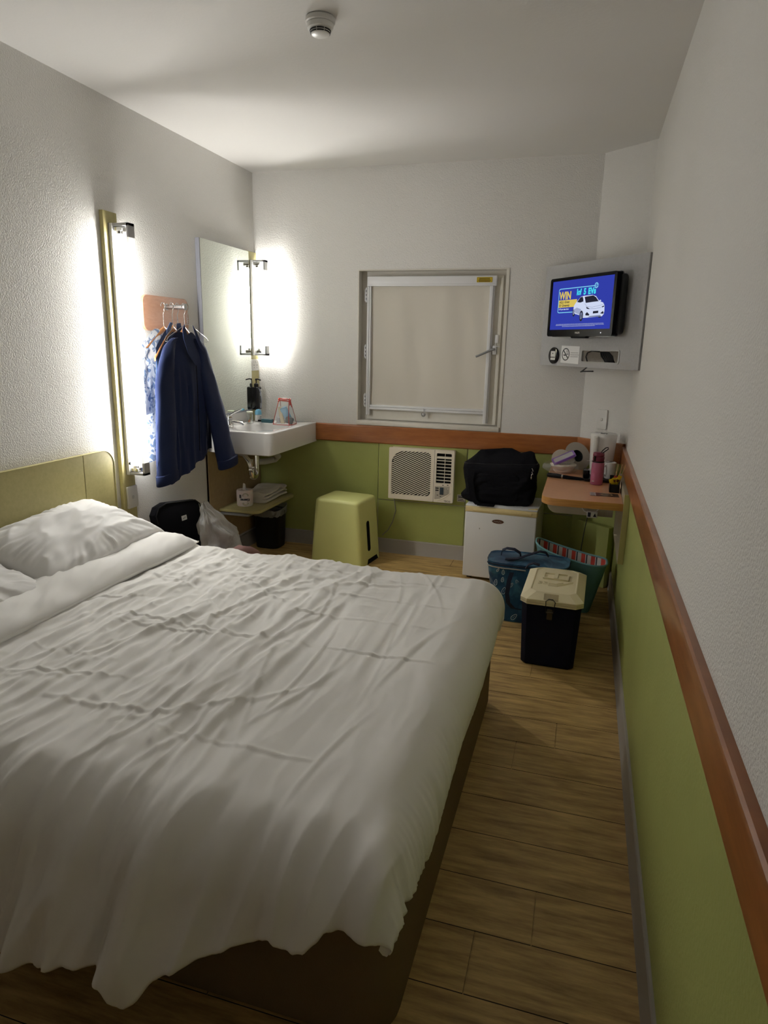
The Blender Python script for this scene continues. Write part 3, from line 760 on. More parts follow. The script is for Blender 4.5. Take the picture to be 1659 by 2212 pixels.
t = thing('soap_dispenser', 'black pump soap bottle fixed to the board beside the mirror', 'soap bottle', (.045, 3.985, .945))
b = BM(); box(b, .020, .066, 3.950, 4.018, .945, 1.098, .008, 3); add('bottle', b, GLOSSB, t)
b = BM(); lathe(b, [(.015, 0), (.015, .018), (.010, .022), (.004, .024), (.004, .045)], (.043, 3.984, 1.098), 20); add('cap', b, BLACK, t)
b = BM(); tube(b, [(.043, 3.984, 1.14), (.043, 3.984, 1.149)], .007, 12); tube(b, [(.040, 3.984, 1.148), (.060, 3.978, 1.149), (.082, 3.972, 1.143)], .0045, 10); add('pump', b, BLACK, t)
b = BM(); tube(b, [(.066, 3.974, 1.09), (.076, 3.98, 1.06), (.080, 3.985, 1.0), (.074, 3.98, .955)], .0028, 8); add('retaining_wire', b, mat('grey_wire', (.25, .27, .33, 1), .4), t)
WT = mat('white_print', (.75, .75, .75, 1), .6)
for i, (s, sz) in enumerate((('HAIR', .020), ('BODY', .020))):
    text('print', s, sz, frame((.0668, 3.990 + i * .014, 1.082), (0, 0, -1), (0, 1, 0)) @ Matrix.Diagonal((1, 1, 1, 1)), WT, t, .0006)
b = BM()
for k in range(5): box(b, .0664, .0668, 3.987, 4.012, .985 - k * .007, .987 - k * .007)
add('fine_print', b, WT, t)

# ---------------------------------------------------------------- washbasin
wb = thing('washbasin', 'white ceramic rectangular washbasin with oval bowl in the back left corner', 'washbasin', (.22, 3.73, .735))
b = BM()
sx0, sx1, sy0, sy1, sz0, sz1 = .018, .444, 3.372, 4.070, .735, .872
oc = (.232, 3.70); ra, rb = .152, .235
NP = 96
def outer_pt(k):
    P = OUT[k]; return P
# outline resampled by angle so it can be bridged to the bowl
def rr_ray(a):
    dx, dy = math.cos(a), math.sin(a); best = 1e9
    ts = []
    if dx > 1e-9: ts.append((sx1 - oc[0]) / dx)
    if dx < -1e-9: ts.append((sx0 - oc[0]) / dx)
    if dy > 1e-9: ts.append((sy1 - oc[1]) / dy)
    if dy < -1e-9: ts.append((sy0 - oc[1]) / dy)
    tt = min(ts); x, y = oc[0] + dx * tt, oc[1] + dy * tt
    R_ = .03                                             # rounded front corners
    for cx, cy in ((sx1 - R_, sy0 + R_), (sx0 + R_, sy0 + R_)):
        if (x - cx) * (1 if cx > .2 else -1) > 0 and (y - cy) < 0:
            px, py = oc[0] - cx, oc[1] - cy; B = px * dx + py * dy; C = px * px + py * py - R_ * R_; tt = -B + math.sqrt(max(B * B - C, 0)); x, y = oc[0] + dx * tt, oc[1] + dy * tt
    return x, y
angs = [2 * PI * k / NP for k in range(NP)]
for extra in ((sx1, sy1), (sx0, sy1)): angs.append(math.atan2(extra[1] - oc[1], extra[0] - oc[0]) % (2 * PI))
angs = sorted(angs); O = [rr_ray(a) for a in angs]
def scl(P, d): return [(oc[0] + (x - oc[0]) * (1 - d / max(.05, abs(x - oc[0]) + .001) if abs(x - oc[0]) > .19 else 1), oc[1] + (y - oc[1]) * (1 - d / .35)) for x, y in P]
rings = []
O1 = scl(O, .006)
rings.append([(x, y, sz0) for x, y in scl(O, .012)]); rings.append([(x, y, sz0 + .006) for x, y in O]); rings.append([(x, y, sz1 - .006) for x, y in O]); rings.append([(x, y, sz1 - .0015) for x, y in scl(O, .002)]); rings.append([(x, y, sz1) for x, y in O1])
for f, z in ((1.03, sz1 - .001), (1.0, sz1 - .004), (.97, sz1 - .016), (.92, sz1 - .045), (.80, sz1 - .080), (.55, sz1 - .100), (.25, sz1 - .106), (.08, sz1 - .108)):
    rings.append([(oc[0] + ra * f * math.cos(a), oc[1] + rb * f * math.sin(a), z) for a in angs])
loft(b, rings)
add('basin', b, CERAM, wb, angle=50)
b = BM(); lathe(b, [(.0, 0), (.020, 0), (.022, .003), (.018, .005), (.0, .004)], (oc[0], oc[1], sz1 - .108), 24, cap=False); add('drain', b, CHROME, wb)
b = BM(); tube(b, [(.088, 3.60, .845), (.092, 3.60, .850)], .009, 16); add('overflow_ring', b, CHROME, wb)
t = thing('tap', 'chrome lever mixer tap at the wall side of the washbasin', 'tap', (.075, 3.59, .872))
b = BM(); lathe(b, [(.026, 0), (.026, .006), (.022, .010), (.021, .052), (.018, .058)], (.062, 3.57, .873), 24); add('body', b, CHROME, t)
b = BM(); tube(b, [(.062, 3.57, .895), (.10, 3.57, .905), (.15, 3.57, .897), (.165, 3.57, .888)], [.014, .0125, .011, .0105], 14); add('spout', b, CHROME, t)
b = BM(); lathe(b, [(.020, 0), (.020, .008), (.012, .014)], (.062, 3.57, .930), 20); tube(b, [(.062, 3.57, .940), (.10, 3.575, .965), (.145, 3.58, .985)], [.008, .006, .004], 10); add('lever', b, CHROME, t)
t = thing('drain_pipe', 'chrome bottle-trap drain pipe with white waste pipe under the washbasin', 'drain pipe', (.2, 3.6, .52))
b = BM(); P = [(.215, 3.62, .735), (.215, 3.62, .62)] + [(.215, 3.62 - .035 + .035 * math.cos(a), .60 - .038 * math.sin(a)) for a in [k * PI / 12 for k in range(1, 12)]] + [(.215, 3.55, .61), (.205, 3.545, .665), (.17, 3.55, .70), (.10, 3.56, .705), (.02, 3.56, .705)]
tube(b, P, .0195, 20); add('trap', b, CHROME, t)
b = BM(); lathe(b, [(.022, 0), (.024, .003), (.024, .018), (.020, .022)], (.215, 3.62, .700), 8); add('nut', b, CHROME, t)
b = BM(); lathe(b, [(.021, 0), (.024, .003), (.024, .018), (.021, .022)], (.213, 3.549, .612), 8); add('nut', b, CHROME, t)
b = BM(); tube(b, [(.23, 3.80, .735), (.235, 3.85, .68), (.23, 3.91, .645), (.20, 3.93, .62), (.14, 3.90, .605), (.03, 3.84, .60)], .021, 14)
add('waste_pipe', b, mat('grey_white_pvc', (.55, .55, .48, 1), .5), t)

# items on the washbasin
t = thing('glass_jar', 'small lidded glass jar holding orange bits on the washbasin edge', 'jar', (.095, 3.78, .872))
b = BM(); lathe(b, [(.001, .0), (.021, 0), (.021, .062), (.019, .066), (.017, .066), (.0185, .060), (.0185, .004), (.001, .004)], (.095, 3.78, .8725), 28, cap=False); add('glass', b, GLASS, t)
b = BM(); lathe(b, [(.001, 0), (.018, 0), (.022, .003), (.022, .010), (.018, .013), (.001, .014)], (.095, 3.78, .940), 28, cap=False); add('lid', b, mat('pale_jar_lid', (.55, .56, .45, 1), .3), t)
b = BM()
for k in range(9): lathe(b, [(.001, -.004), (.004, 0), (.001, .004)], (.095 + random.uniform(-.01, .01), 3.78 + random.uniform(-.01, .01), .882 + random.uniform(0, .012)), 6)
q = add('contents', b, mat('orange_bits', (.75, .25, .08, 1), .5), t); q['kind'] = 'stuff'
t = thing('roll_on_deodorant', 'white roll-on bottle with sky-blue cap behind the glass jar', 'deodorant', (.09, 3.925, .872))
b = BM(); prism(b, [(.026 * math.cos(a), .017 * math.sin(a)) for a in [2 * PI * k / 28 for k in range(28)]], 0, .045, Matrix.Translation((.085, 3.92, .8725)) @ Matrix.Rotation(1.2, 4, 'Z'), .004, 3); add('bottle', b, WHITEP, t)
b = BM(); lathe(b, [(.026, 0), (.0265, .012), (.024, .024), (.016, .033), (.004, .036)], (.085, 3.92, .918), 28, Matrix.Rotation(1.2, 4, 'Z'), 1, .68); add('cap', b, mat('sky_blue_plastic', (.16, .42, .60, 1), .3), t)
b = BM()
for k in range(4): box(b, -.012, .008 - k * .002, .0172, .0176, .012 + k * .007, .015 + k * .007, M=Matrix.Translation((.085, 3.92, .8725)) @ Matrix.Rotation(1.2 - PI, 4, 'Z'))
add('print', b, mat('grey_print', (.2, .22, .25, 1), .6), t)
t = thing('teal_case', 'short dark teal tube case lying left of the clear bag', 'case', (.18, 3.87, .872))
b = BM(); box(b, .135, .215, 3.858, 3.886, .8725, .897, .004, 3); add('case', b, mat('dark_teal', (.015, .075, .095, 1), .4), t)
b = BM(); box(b, .108, .135, 3.866, 3.878, .878, .890, .002); add('stub', b, BLACK, t)

# clear toiletry bag with its contents
t = thing('clear_toiletry_bag', 'clear plastic wash bag with red piping standing on the washbasin', 'bag', (.31, 3.87, .872))
def bagp(u, v, th=0.0):
    """u around, v up"""
    a = 2 * PI * u; c_, s_ = math.cos(a), math.sin(a)
    sx_ = (abs(c_) ** .55) * (1 if c_ > 0 else -1); sy_ = (abs(s_) ** .55) * (1 if s_ > 0 else -1)
    wx = .068 - .026 * v - th; wy = .070 - .062 * v ** 1.3 - th
    return (.305 + sx_ * wx, 3.865 + sy_ * max(wy, .004), .8735 + .160 * v + .004 * math.sin(a * 3) * v)
b = BM(); grid(b, 40, 14, bagp); add('film', b, CLEARP, t, angle=70)
b = BM()
for u0 in (.125, .375, .625, .875): tube(b, [bagp(u0, v / 10) for v in range(11)], .0022, 6)
tube(b, [bagp(k / 40, 1.0) for k in range(40)], .0032, 6, closed=True); tube(b, [bagp(k / 40, .93) for k in range(40)], .0028, 6, closed=True)
tube(b, [bagp(k / 40, 0) for k in range(40)], .002, 6, closed=True)
add('piping', b, RED, t)
b = BM(); box(b, .345, .352, 3.85, 3.86, .995, 1.025, .002); tube(b, [(.346, 3.86, 1.03), (.356, 3.852, 1.01), (.362, 3.85, .985)], .003, 6); add('zip_pull', b, RED, t)
for nm, lb, cat, col, (cx, cy, cz), sz, rt in (
    ('carton', 'narrow cream carton leaning inside the clear wash bag', 'carton', (.62, .53, .33, 1), (.285, 3.855, .930), (.024, .015, .112), (0, -.2, .1)),
    ('toothpaste_box', 'light blue box leaning inside the clear wash bag', 'box', (.16, .40, .62, 1), (.312, 3.875, .935), (.046, .024, .104), (.25, -.45, .4)),
    ('small_bottle', 'white and grey small bottle at the left bottom of the clear wash bag', 'bottle', (.45, .45, .50, 1), (.262, 3.86, .897), (.022, .022, .040), (.1, .2, 0)),
    ('grey_pouch', 'crumpled dark grey pouch at the right bottom of the clear wash bag', 'pouch', (.07, .085, .095, 1), (.338, 3.865, .898), (.050, .050, .042), (0, .3, .5))):
    b = BM(); box(b, -sz[0] / 2, sz[0] / 2, -sz[1] / 2, sz[1] / 2, -sz[2] / 2, sz[2] / 2, min(sz) * .2, 3)
    o = tag(add(nm, b, mat(nm + '_colour', col, .45), origin=(0, 0, 0)), lb, cat); o.location = (cx, cy, cz); o.rotation_euler = rt

# ---------------------------------------------------------------- shelf under the basin
t = thing('corner_shelf', 'olive laminate shelf with rounded corner below the washbasin', 'shelf', (.15, 3.77, .34))
b = BM(); prism(b, rrect(.016, .288, 3.487, 4.065, [.05, 0, 0, .05], 8), .342, .360, None, .002, 2); add('shelf_board', b, LAM, t, angle=25)
b = BM(); prism(b, rrect(.016, .215, 3.50, 4.04, [.02, 0, 0, .02], 6), .318, .334, None, .002, 2); add('bracket_tray', b, mat('grey_tray', (.28, .28, .27, 1), .5), t, angle=25)
PAPER = mat('printed_tissue_wrapper', (.82, .64, .60, 1), .6, var=(30, (.84, .80, .74, 1)))
t = thing('toilet_roll', 'wrapped toilet roll with its first sheet sticking up on the shelf', 'toilet roll', (.125, 3.625, .36))
b = BM(); lathe(b, [(.020, .104), (.020, .002), (.048, .0), (.052, .006), (.053, .096), (.049, .104), (.020, .104)], (.125, 3.625, .3605), 40, cap=False); roll = add('roll', b, PAPER, t, angle=50)
b = BM(); grid(b, 10, 10, lambda u, v: (.115 + .05 * u * (1 - .5 * v), 3.615 + .012 * math.sin(u * 5) + .01 * v, .46 + .042 * v * (1 - .6 * u) + .004)); add('loose_sheet', b, mat('tissue_paper', (.75, .72, .67, 1), .9), t)
INK = mat('dark_ink', (.02, .02, .04, 1), .6); CRM = mat('cream_print', (.66, .58, .42, 1), .6)
def wrap(o, cx, cy, r):
    """bend a flat print (x = arc length, y = height) around the roll"""
    for v in o.data.vertices:
        a = v.co.x / r; rr_ = r + v.co.z
        v.co = Vector((cx + rr_ * math.cos(a), cy + rr_ * math.sin(a), v.co.y))
    o.location = (-t.location.x, -t.location.y, -t.location.z)
a0 = -.95 * .0535
o = text('brand_print', 'Kleenex', .024, Matrix.Translation((a0 + .026, .4135, .0006)) @ Matrix.Rotation(PI, 4, 'Z'), INK, t, .0009, 0, 'LEFT', .78, .25); wrap(o, .125, 3.625, .0535)
for zc, mm, up in ((.432, CRM, 1), (.386, CRM, -1)):
    b = BM(); P = [(a0 - .004 + .019 * math.cos(a), zc + up * .017 * math.sin(a)) for a in [k * PI / 16 for k in range(17)]]
    prism(b, P, .0002, .0005); o = add('label_lobe', b, mm, t, local=True); wrap(o, .125, 3.625, .0537)
    b = BM(); tube(b, [(x, y, .0005) for x, y in P] + [(P[0][0], P[0][1], .0005)], .0006, 5); o = add('label_outline', b, INK, t, local=True); wrap(o, .125, 3.625, .0540)
b = BM()
for k in range(9): box(b, -.0945 + k * .0016, -.0937 + k * .0016, .418, .440, .0003, .0007)
o = add('barcode', b, INK, t, local=True); wrap(o, .125, 3.625, .0532)
t_ = BM()
def tow(u, v, layer):
    x = .05 + .185 * u; y = 3.70 + .33 * v
    return x, y
b = BM()
for layer in range(3):
    z0 = .3615 + layer * .022
    def tf(u, v, z0=z0, layer=layer):
        a = 2 * PI * v; c_, s_ = math.cos(a), math.sin(a)
        y = 3.705 + layer * .004 + .32 * u
        bump = .018 * sstep(.4, .75, u) * (layer + 1) / 3 * math.sin(PI * min(1, u * 1.05)) + (.010 * fbm(u * 4, c_ * 1.2, layer, 2)) * (layer > 0)
        return (.148 + .092 * (abs(c_) ** .6) * (1 if c_ > 0 else -1) * (1 - .03 * layer), y, z0 + .0115 + .0115 * (abs(s_) ** .6) * (1 if s_ > 0 else -1) + bump)
    R = [[tf(i / 40, j / 36) for j in range(36)] for i in range(41)]
    loft(b, R)
tag(add('folded_towel', b, TERRY, angle=60), 'folded white towel lying on the olive shelf beside the toilet roll', 'towel')
t = thing('waste_bin', 'black waste bin with a clear liner bag beneath the shelf', 'bin', (.155, 3.95, 0))
def rrl(w_, d_, z, cx, cy, r=.3, n=40):
    P = []
    for k in range(n):
        a = 2 * PI * k / n; c_, s_ = math.cos(a), math.sin(a); P.append((cx + w_ * (abs(c_) ** .55) * (1 if c_ > 0 else -1), cy + d_ * (abs(s_) ** .55) * (1 if s_ > 0 else -1), z))
    return P
bx, by = .150, 3.935
b = BM(); loft(b, [rrl(.085, .082, .002, bx, by), rrl(.088, .085, .012, bx, by), rrl(.098, .095, .258, bx, by), rrl(.101, .098, .264, bx, by), rrl(.096, .093, .264, bx, by), rrl(.090, .087, .05, bx, by), rrl(.082, .08, .02, bx, by)]); add('bucket', b, BLACK, t, angle=50)
b = BM()
def liner(u, v):
    P = rrl(1, 1, 0, 0, 0, n=80)[int(round(u * 80)) % 80]; x, y = P[0], P[1]
    w_ = lerp_tab([(0, .088), (.35, .094), (.5, .100), (.6, .105), (.8, .108), (1, .107)], v); z = lerp_tab([(0, .10), (.35, .24), (.5, .275), (.6, .276), (.8, .255), (1, .232)], v)
    wv = .012 * fbm(u * 22, v * 3, 1.1, 2) * sstep(.3, .8, v)
    return (bx + x * (w_ + wv * .6), by + y * (w_ - .003 + wv * .6), z + wv + .035 * sstep(.3, .5, v) * max(0, math.sin(u * 2 * PI + .6)) ** 2 * .6)
grid(b, 80, 30, liner); add('liner', b, mat('bin_liner_film', (.62, .64, .58, 1), .3, alpha=.42, bump=(40, .8, .01)), t, angle=80)

# ================================================================ FLOOR THINGS BY THE LEFT WALL
t = thing('padded_case', 'black tapered padded case with a small white tag leaning on the left wall', 'case', (.05, 3.0, 0))
Mk = frame((.075, 2.985, .0), (.12, 1, .0), (-.13, 0, 1))
b = BM(); P = [(-.13, 0), (.05, 0), (.13, .06), (.175, .43), (.170, .475), (.135, .503), (-.10, .532), (-.165, .518), (-.195, .478), (-.19, .43)]
prism(b, P, 0, .055, Mk, .016, 4); add('shell', b, BLKF, t)
b = BM(); tube(b, [tuple(Mk @ Vector((x * .985, y * .985 + .003, .057))) for x, y in P[2:]] , .0035, 8); add('piping', b, BLACK, t)
b = BM(); prism(b, rrect(.0, .042, .405, .432, .002, 2), .0552, .0562, Mk); lb = add('tag', b, mat('white_tag', (.6, .6, .56, 1), .6), t)
b = BM(); tube(b, [tuple(Mk @ Vector((.008 + .002 * k, .414 + .005 * math.sin(k * 1.4) + .0006 * k, .0566))) for k in range(13)], .0007, 5); add('tag_print', b, BLACK, t)
t = thing('plastic_bag', 'translucent white plastic carrier bag standing beside the black padded case', 'bag', (.2, 3.1, 0))
b = BM()
def pbag(u, v):
    a = 2 * PI * u; c_, s_ = math.cos(a), math.sin(a)
    top = lerp_tab([(0, .165), (.35, .17), (.62, .15), (.8, .085), (.93, .035), (1, .018)], v)
    yc = lerp_tab([(0, 3.07), (.6, 3.06), (.8, 2.98), (1, 2.915)], v)
    cr_ = .045 * fbm(c_ * 1.6, s_ * 1.6 + v * 1.5, v * 3, 3) * (1 - .5 * v) + .012 * (.4 - abs(fbm(u * 14, v * 6, 3, 2)))
    zz = .53 * v + (.0 if v < .6 else .02 * math.sin(a * 3) * (v - .6) / .4)
    return (.262 + c_ * (top * .52 + cr_), yc + s_ * (top + cr_), max(zz, .002))
grid(b, 70, 60, pbag); bmesh.ops.remove_doubles(b, verts=b.verts[:], dist=1e-4)
add('film', b, FROSTP, t, angle=75)
b = BM()
def stuff_(u, v):
    a = 2 * PI * u; r = .125 * math.sin(PI * min(.999, .12 + v * .88)) ** .5
    return (.262 + .5 * r * math.cos(a), 3.07 + r * math.sin(a), .006 + .27 * v)
grid(b, 24, 12, stuff_); add('contents', b, mat('grey_contents', (.25, .25, .26, 1), .8), t)
b = BM()
def pk(u, v):
    x = .405 + .16 * u; y = 2.70 + .58 * v
    prof = lerp_tab([(0, .33), (.35, .335), (.55, .285), (.8, .15), (1, .03)], v) * (1 - abs(2 * u - 1) ** 4) * sstep(0, .08, v)
    return (x, y, max(.006, prof + .02 * fbm(u * 3, v * 4, 2, 2)))
grid(b, 30, 34, pk)
r = bmesh.ops.solidify(b, geom=b.faces[:], thickness=.006)
tag(add('pink_cloth', b, PINKC, angle=70), 'dusty pink cloth heaped on the floor beyond the far edge of the bed', 'cloth')
# stool -------------------------------------------------------------
t = thing('cube_stool', 'lime green moulded plastic stool with a dark hand slot', 'stool', (.745, 3.84, 0), math.radians(-7))
b = BM(); rr_ = lambda w_, d_, r, z: [(x, y, z) for x, y in rrect(-w_, w_, -d_, d_, r, 7)]
hx, hy = .188, .150; TX, TY = .158, .142
rg = [rr_(hx, hy, .03, .0), rr_(hx - .001, hy - .001, .03, .02)]
for f in (.25, .5, .75): rg.append(rr_(hx + (TX - hx) * f, hy + (TY - hy) * f, .032, .02 + .385 * f))
for a in range(0, 91, 15):
    q = math.radians(a); k = .022 * (1 - math.cos(q)); rg.append(rr_(TX - k, TY - k, .034 - k * .5, .405 + .022 * math.sin(q)))
rg.append(rr_(TX - .04, TY - .04, .02, .4285))
loft(b, rg)
shell = add('shell', b, STOOLM, t, local=True, angle=40)
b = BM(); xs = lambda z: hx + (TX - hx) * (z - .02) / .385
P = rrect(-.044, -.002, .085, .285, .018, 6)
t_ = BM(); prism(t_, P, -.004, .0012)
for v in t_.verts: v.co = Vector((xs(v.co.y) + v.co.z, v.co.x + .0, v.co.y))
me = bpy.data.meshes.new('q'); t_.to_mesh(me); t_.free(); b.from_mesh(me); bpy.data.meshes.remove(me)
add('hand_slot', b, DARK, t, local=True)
b = BM(); prism(b, [(-.060, .0005), (.11, .0005), (.09, .032), (-.045, .032)], 0, .0015, frame((hx - .0008, 0, 0), (0, 1, 0), (-.075, 0, 1)))
add('foot_arch', b, DARK, t, local=True)

# ================================================================ BACK WALL
ac = thing('air_conditioner', 'cream window-type air conditioner with slanted grille set in the green wall', 'air conditioner', (1.2, D - .05, .40))
ax0, ax1, az0, az1, ay = .985, 1.420, .400, .742, 4.0
b = BM(); box(b, ax0 + .006, ax1 - .006, ay + .022, D + .02, az0 + .004, az1 - .004, .004, 2); add('cabinet', b, CREAM, ac)
MA = frame((0, ay + .016, 0), (1, 0, 0), (0, 0, 1))           # local z points towards the room
gx0, gx1, gz0, gz1 = 1.003, 1.268, .432, .722
b = BM(); n_ = 6
holed(b, rrect(ax0, 1.2895, az0, az1, .006, n_), rrect(gx0, gx1, gz0, gz1, [.03, .085, .004, .03], n_), 0, .016, MA)
add('front_panel', b, CREAM, ac, angle=30)
b = BM(); holed(b, rrect(1.2915, ax1, az0, az1, .006, n_), rrect(1.304, 1.402, .527, .722, .006, n_), 0, .016, MA)
add('front_panel', b, CREAM, ac, angle=30)
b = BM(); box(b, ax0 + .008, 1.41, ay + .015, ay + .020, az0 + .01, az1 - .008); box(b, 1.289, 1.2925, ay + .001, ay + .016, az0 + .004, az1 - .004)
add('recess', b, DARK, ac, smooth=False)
b = BM()                                                       # slanted louvres clipped to the opening
sl = .52
for k in range(34):
    c0 = gz0 - .14 + k * .0132
    pts = []
    for i in range(25):
        x = gx0 + (gx1 - gx0) * i / 24; z = c0 + (x - gx0) * sl
        lo = gz0 + (0 if x < gx1 - .03 else .03 * ((x - gx1 + .03) / .03) ** 2); hi = gz1 + .004 - (.085 - math.sqrt(max(0, .085 ** 2 - (.085 - (x - gx0)) ** 2)) if x < gx0 + .085 else 0)
        if lo < z < hi: pts.append((x, z))
    if len(pts) > 1:
        (xa, za), (xb2, zb2) = pts[0], pts[-1]
        prism(b, [(xa, za - .0030), (xb2, zb2 - .0030), (xb2, zb2 + .0030), (xa, za + .0030)], .002, .013, MA)
add('grille', b, CREAM, ac, smooth=False)
b = BM()
for k in range(8):
    z = .545 + k * .0215
    box(b, 1.304, 1.402, ay + .004, ay + .014, z - .0022, z + .0022, M=None)
box(b, 1.304, 1.402, ay + .001, ay + .010, .688, .702, .001); box(b, 1.356, 1.359, ay + .010, ay + .016, .527, .722)
add('air_louvre', b, CREAM, ac, smooth=False)
b = BM(); prism(b, [(1.299, .419), (1.299, .505), (1.397, .511), (1.397, .462), (1.335, .424)], .0155, .0170, MA); cp = add('control_panel', b, mat('pale_panel', (.50, .46, .38, 1), .4), ac, smooth=False)
b = BM(); box(b, 1.333, 1.358, .452, .500, .017, .0185, .001, M=MA); add('display', b, mat('lcd_grey', (.05, .07, .09, 1), .2), ac)
b = BM()
for z in (.480, .494):
    q = BM(); prism(q, rrect(1.304, 1.326, z - .004, z + .004, .0035, 4), .017, .0185, MA); add('button', q, BLACK, ac)
for i in range(3):
    for k in range(4):
        if i == 2 and k > 2: continue
        box(b, 1.363 + i * .011, 1.3655 + i * .011, .450 + k * .0125 + i * .001, .458 + k * .0125 + i * .001, .017, .0175, M=MA)
for (x, z) in ((1.318, .448), (1.338, .440), (1.352, .516), (1.383, .518)): box(b, x - .004, x + .006, z - .002, z + .002, .016, .0175, M=MA)
add('control_print', b, BLACK, ac, smooth=False)
b = BM(); tube(b, [(1.312, .438, .0172), (1.316, .438, .0172)], .0025, 8); add('indicator', b, mat('amber', (.5, .28, .05, 1), .4), ac) if False else b.free()
b = BM(); tube(b, [tuple(MA @ Vector(p)) for p in ((1.318, .412, .0165), (1.36, .432, .0175), (1.404, .466, .0165))], .0028, 8); add('trim_bead', b, CREAM, ac)
text('brand_print', 'TECO', .0165, frame((1.362, ay - .0006, .405), (1, 0, 0), (0, 0, 1)), mat('grey_lettering', (.12, .11, .09, 1), .5), ac, .0003)
b = BM(); tube(b, [(1.0, D - .014, .40), (1.01, D - .016, .37), (1.02, D - .014, .30), (1.0, D - .014, .22), (.97, D - .016, .16), (.93, D - .018, .12)], .003, 8)
add('power_cord', b, mat('grey_cord', (.25, .25, .22, 1), .5), ac)
t = thing('wall_label', 'small white printed label on the green wall right of the air conditioner', 'label', (1.462, D - .013, .41))
b = BM(); box(b, 1.437, 1.49, D - .0135, D - .0124, .400, .447); add('paper', b, WHITEP, t, smooth=False)
b = BM()
for k, (x0, x1, h) in enumerate(((1.441, 1.486, .004), (1.441, 1.478, .004), (1.443, 1.487, .007), (1.441, 1.484, .004))): box(b, x0, x1, D - .0138, D - .0134, .405 + k * .0105, .405 + k * .0105 + h)
add('print', b, INK, t, smooth=False)
b = BM(); box(b, 1.478, 1.512, D - .03, D - .010, .608, .640, .003); tube(b, [(1.49, D - .02, .64), (1.488, D - .02, .66)], .003, 6)
tag(add('cable_clip', b, WHITEP), 'small white clip on the green wall just left of the black bag', 'clip')

# fridge -------------------------------------------------------------
t = thing('mini_fridge', 'white bar fridge with yellowed top trim under the black bag', 'fridge', (1.775, 3.86, 0), math.radians(-3))
fw = .213; fy0 = -.165; FH = .472
b = BM(); box(b, -fw, fw, fy0 + .045, .195, .012, FH - .006, .010, 3); add('cabinet', b, FRIDGE, t, local=True)
b = BM(); box(b, -fw, fw, fy0, fy0 + .040, .022, FH - .042, .008, 3); dr = add('door', b, FRIDGE, t, local=True)
b = BM(); box(b, -fw, fw, fy0 - .002, fy0 + .040, FH - .042, FH - .008, .005, 3); box(b, -fw + .045, fw - .03, fy0 - .006, fy0 + .004, FH - .034, FH - .016, .004, 3)
add('door_trim', b, FRCREAM, dr, local=True)
b = BM(); box(b, -fw, fw, fy0 + .002, .195, FH - .008, FH + .001, .003, 2); add('lid', b, FRIDGE, t, local=True)
b = BM(); prism(b, [(fw - .055, fy0 + .01), (fw - .004, fy0 + .01), (fw - .004, fy0 + .05)], FH + .0005, FH + .005, None, .001, 1); add('hinge_cover', b, FRCREAM, t, local=True)
b = BM(); prism(b, [(-.013 + .035 * math.cos(a), .385 + .0125 * math.sin(a)) for a in [2 * PI * k / 32 for k in range(32)]], 0, .003, frame((0, fy0, 0), (1, 0, 0), (0, 0, 1)), .001, 1); em = add('emblem', b, mat('bronze_emblem', (.16, .085, .06, 1), .3, metal=.4), dr, local=True)
b = BM(); tube(b, [(-.036 + .004 * k, fy0 - .0035, .385 + .003 * math.sin(k * 1.7)) for k in range(12)], .0006, 5); add('emblem_script', b, WHITEP, em, local=True)
b = BM()
for x in (-.18, .18):
    for y in (-.1, .16): b = BM(); box(b, x - .015, x + .015, y - .015, y + .015, 0, .013); add('foot', b, BLACK, t, local=True)
b = BM(); box(b, -.122, -.119, fy0 - .0006, fy0 + .002, .327, .335); add('chip_mark', b, DARK, dr, local=True)

# black travel bag on the fridge ---------------------------------------
t = thing('travel_bag', 'bulging black nylon travel bag sitting on the bar fridge', 'bag', (1.74, 3.83, .475))
b = BM()
LW = [(0, .19), (.06, .222), (.16, .232), (.30, .205), (.5, .212), (.80, .230), (.92, .224), (1, .200)]
RWd = [(0, .185), (.06, .205), (.3, .215), (.6, .212), (.85, .222), (1, .20)]
def bag_pt(u, v):
    a = 2 * PI * u; c_, s_ = math.cos(a), math.sin(a)
    hw = lerp_tab(LW if c_ < 0 else RWd, v); dp = lerp_tab([(0, .105), (.1, .125), (.5, .125), (.85, .105), (1, .055)], v)
    sxx = (abs(c_) ** .5) * (1 if c_ > 0 else -1); syy = (abs(s_) ** .5) * (1 if s_ > 0 else -1)
    wr = .020 * fbm(sxx * 2 + 3, v * 4, s_ + 1, 3)
    z = .4745 + .262 * v + (.010 * sxx - .004) * v
    return (1.738 + sxx * hw + wr * .3, 3.855 + syy * (dp + wr) , z)
R = [[bag_pt(j / 72, i / 36) for j in range(72)] for i in range(37)]
# soft top that sags between the end humps
for k, f in ((1, .8), (2, .45), (3, .1)):
    ring = []
    for j in range(72):
        x, y, z = R[36][j]; xx = 1.738 + (x - 1.738) * f ** .35 if False else 1.738 + (x - 1.738) * (1 - .02 * k); yy = 3.855 + (y - 3.855) * f
        hump = .062 * gauss(x - 1.605, .045) + .082 * gauss(x - 1.765, .085) + .050 * gauss(x - 1.915, .055)
        ring.append((xx, yy, z + (hump + .004) * (1 - f)))
    R.append(ring)
loft(b, R); add('body', b, BLKF, t, angle=70)
b = BM()                                                       # front pocket, strap and zips
prism(b, rrect(1.60, 1.86, .50, .66, .03), 0, .018, frame((0, 3.742, 0), (1, 0, 0), (0, .02, 1)), .008, 3); add('pocket', b, BLKF, t)
b = BM(); P = [(1.575, 3.728, .68), (1.572, 3.722, .62), (1.585, 3.718, .55), (1.60, 3.716, .50), (1.63, 3.705, .476), (1.70, 3.700, .4755), (1.735, 3.703, .476)]
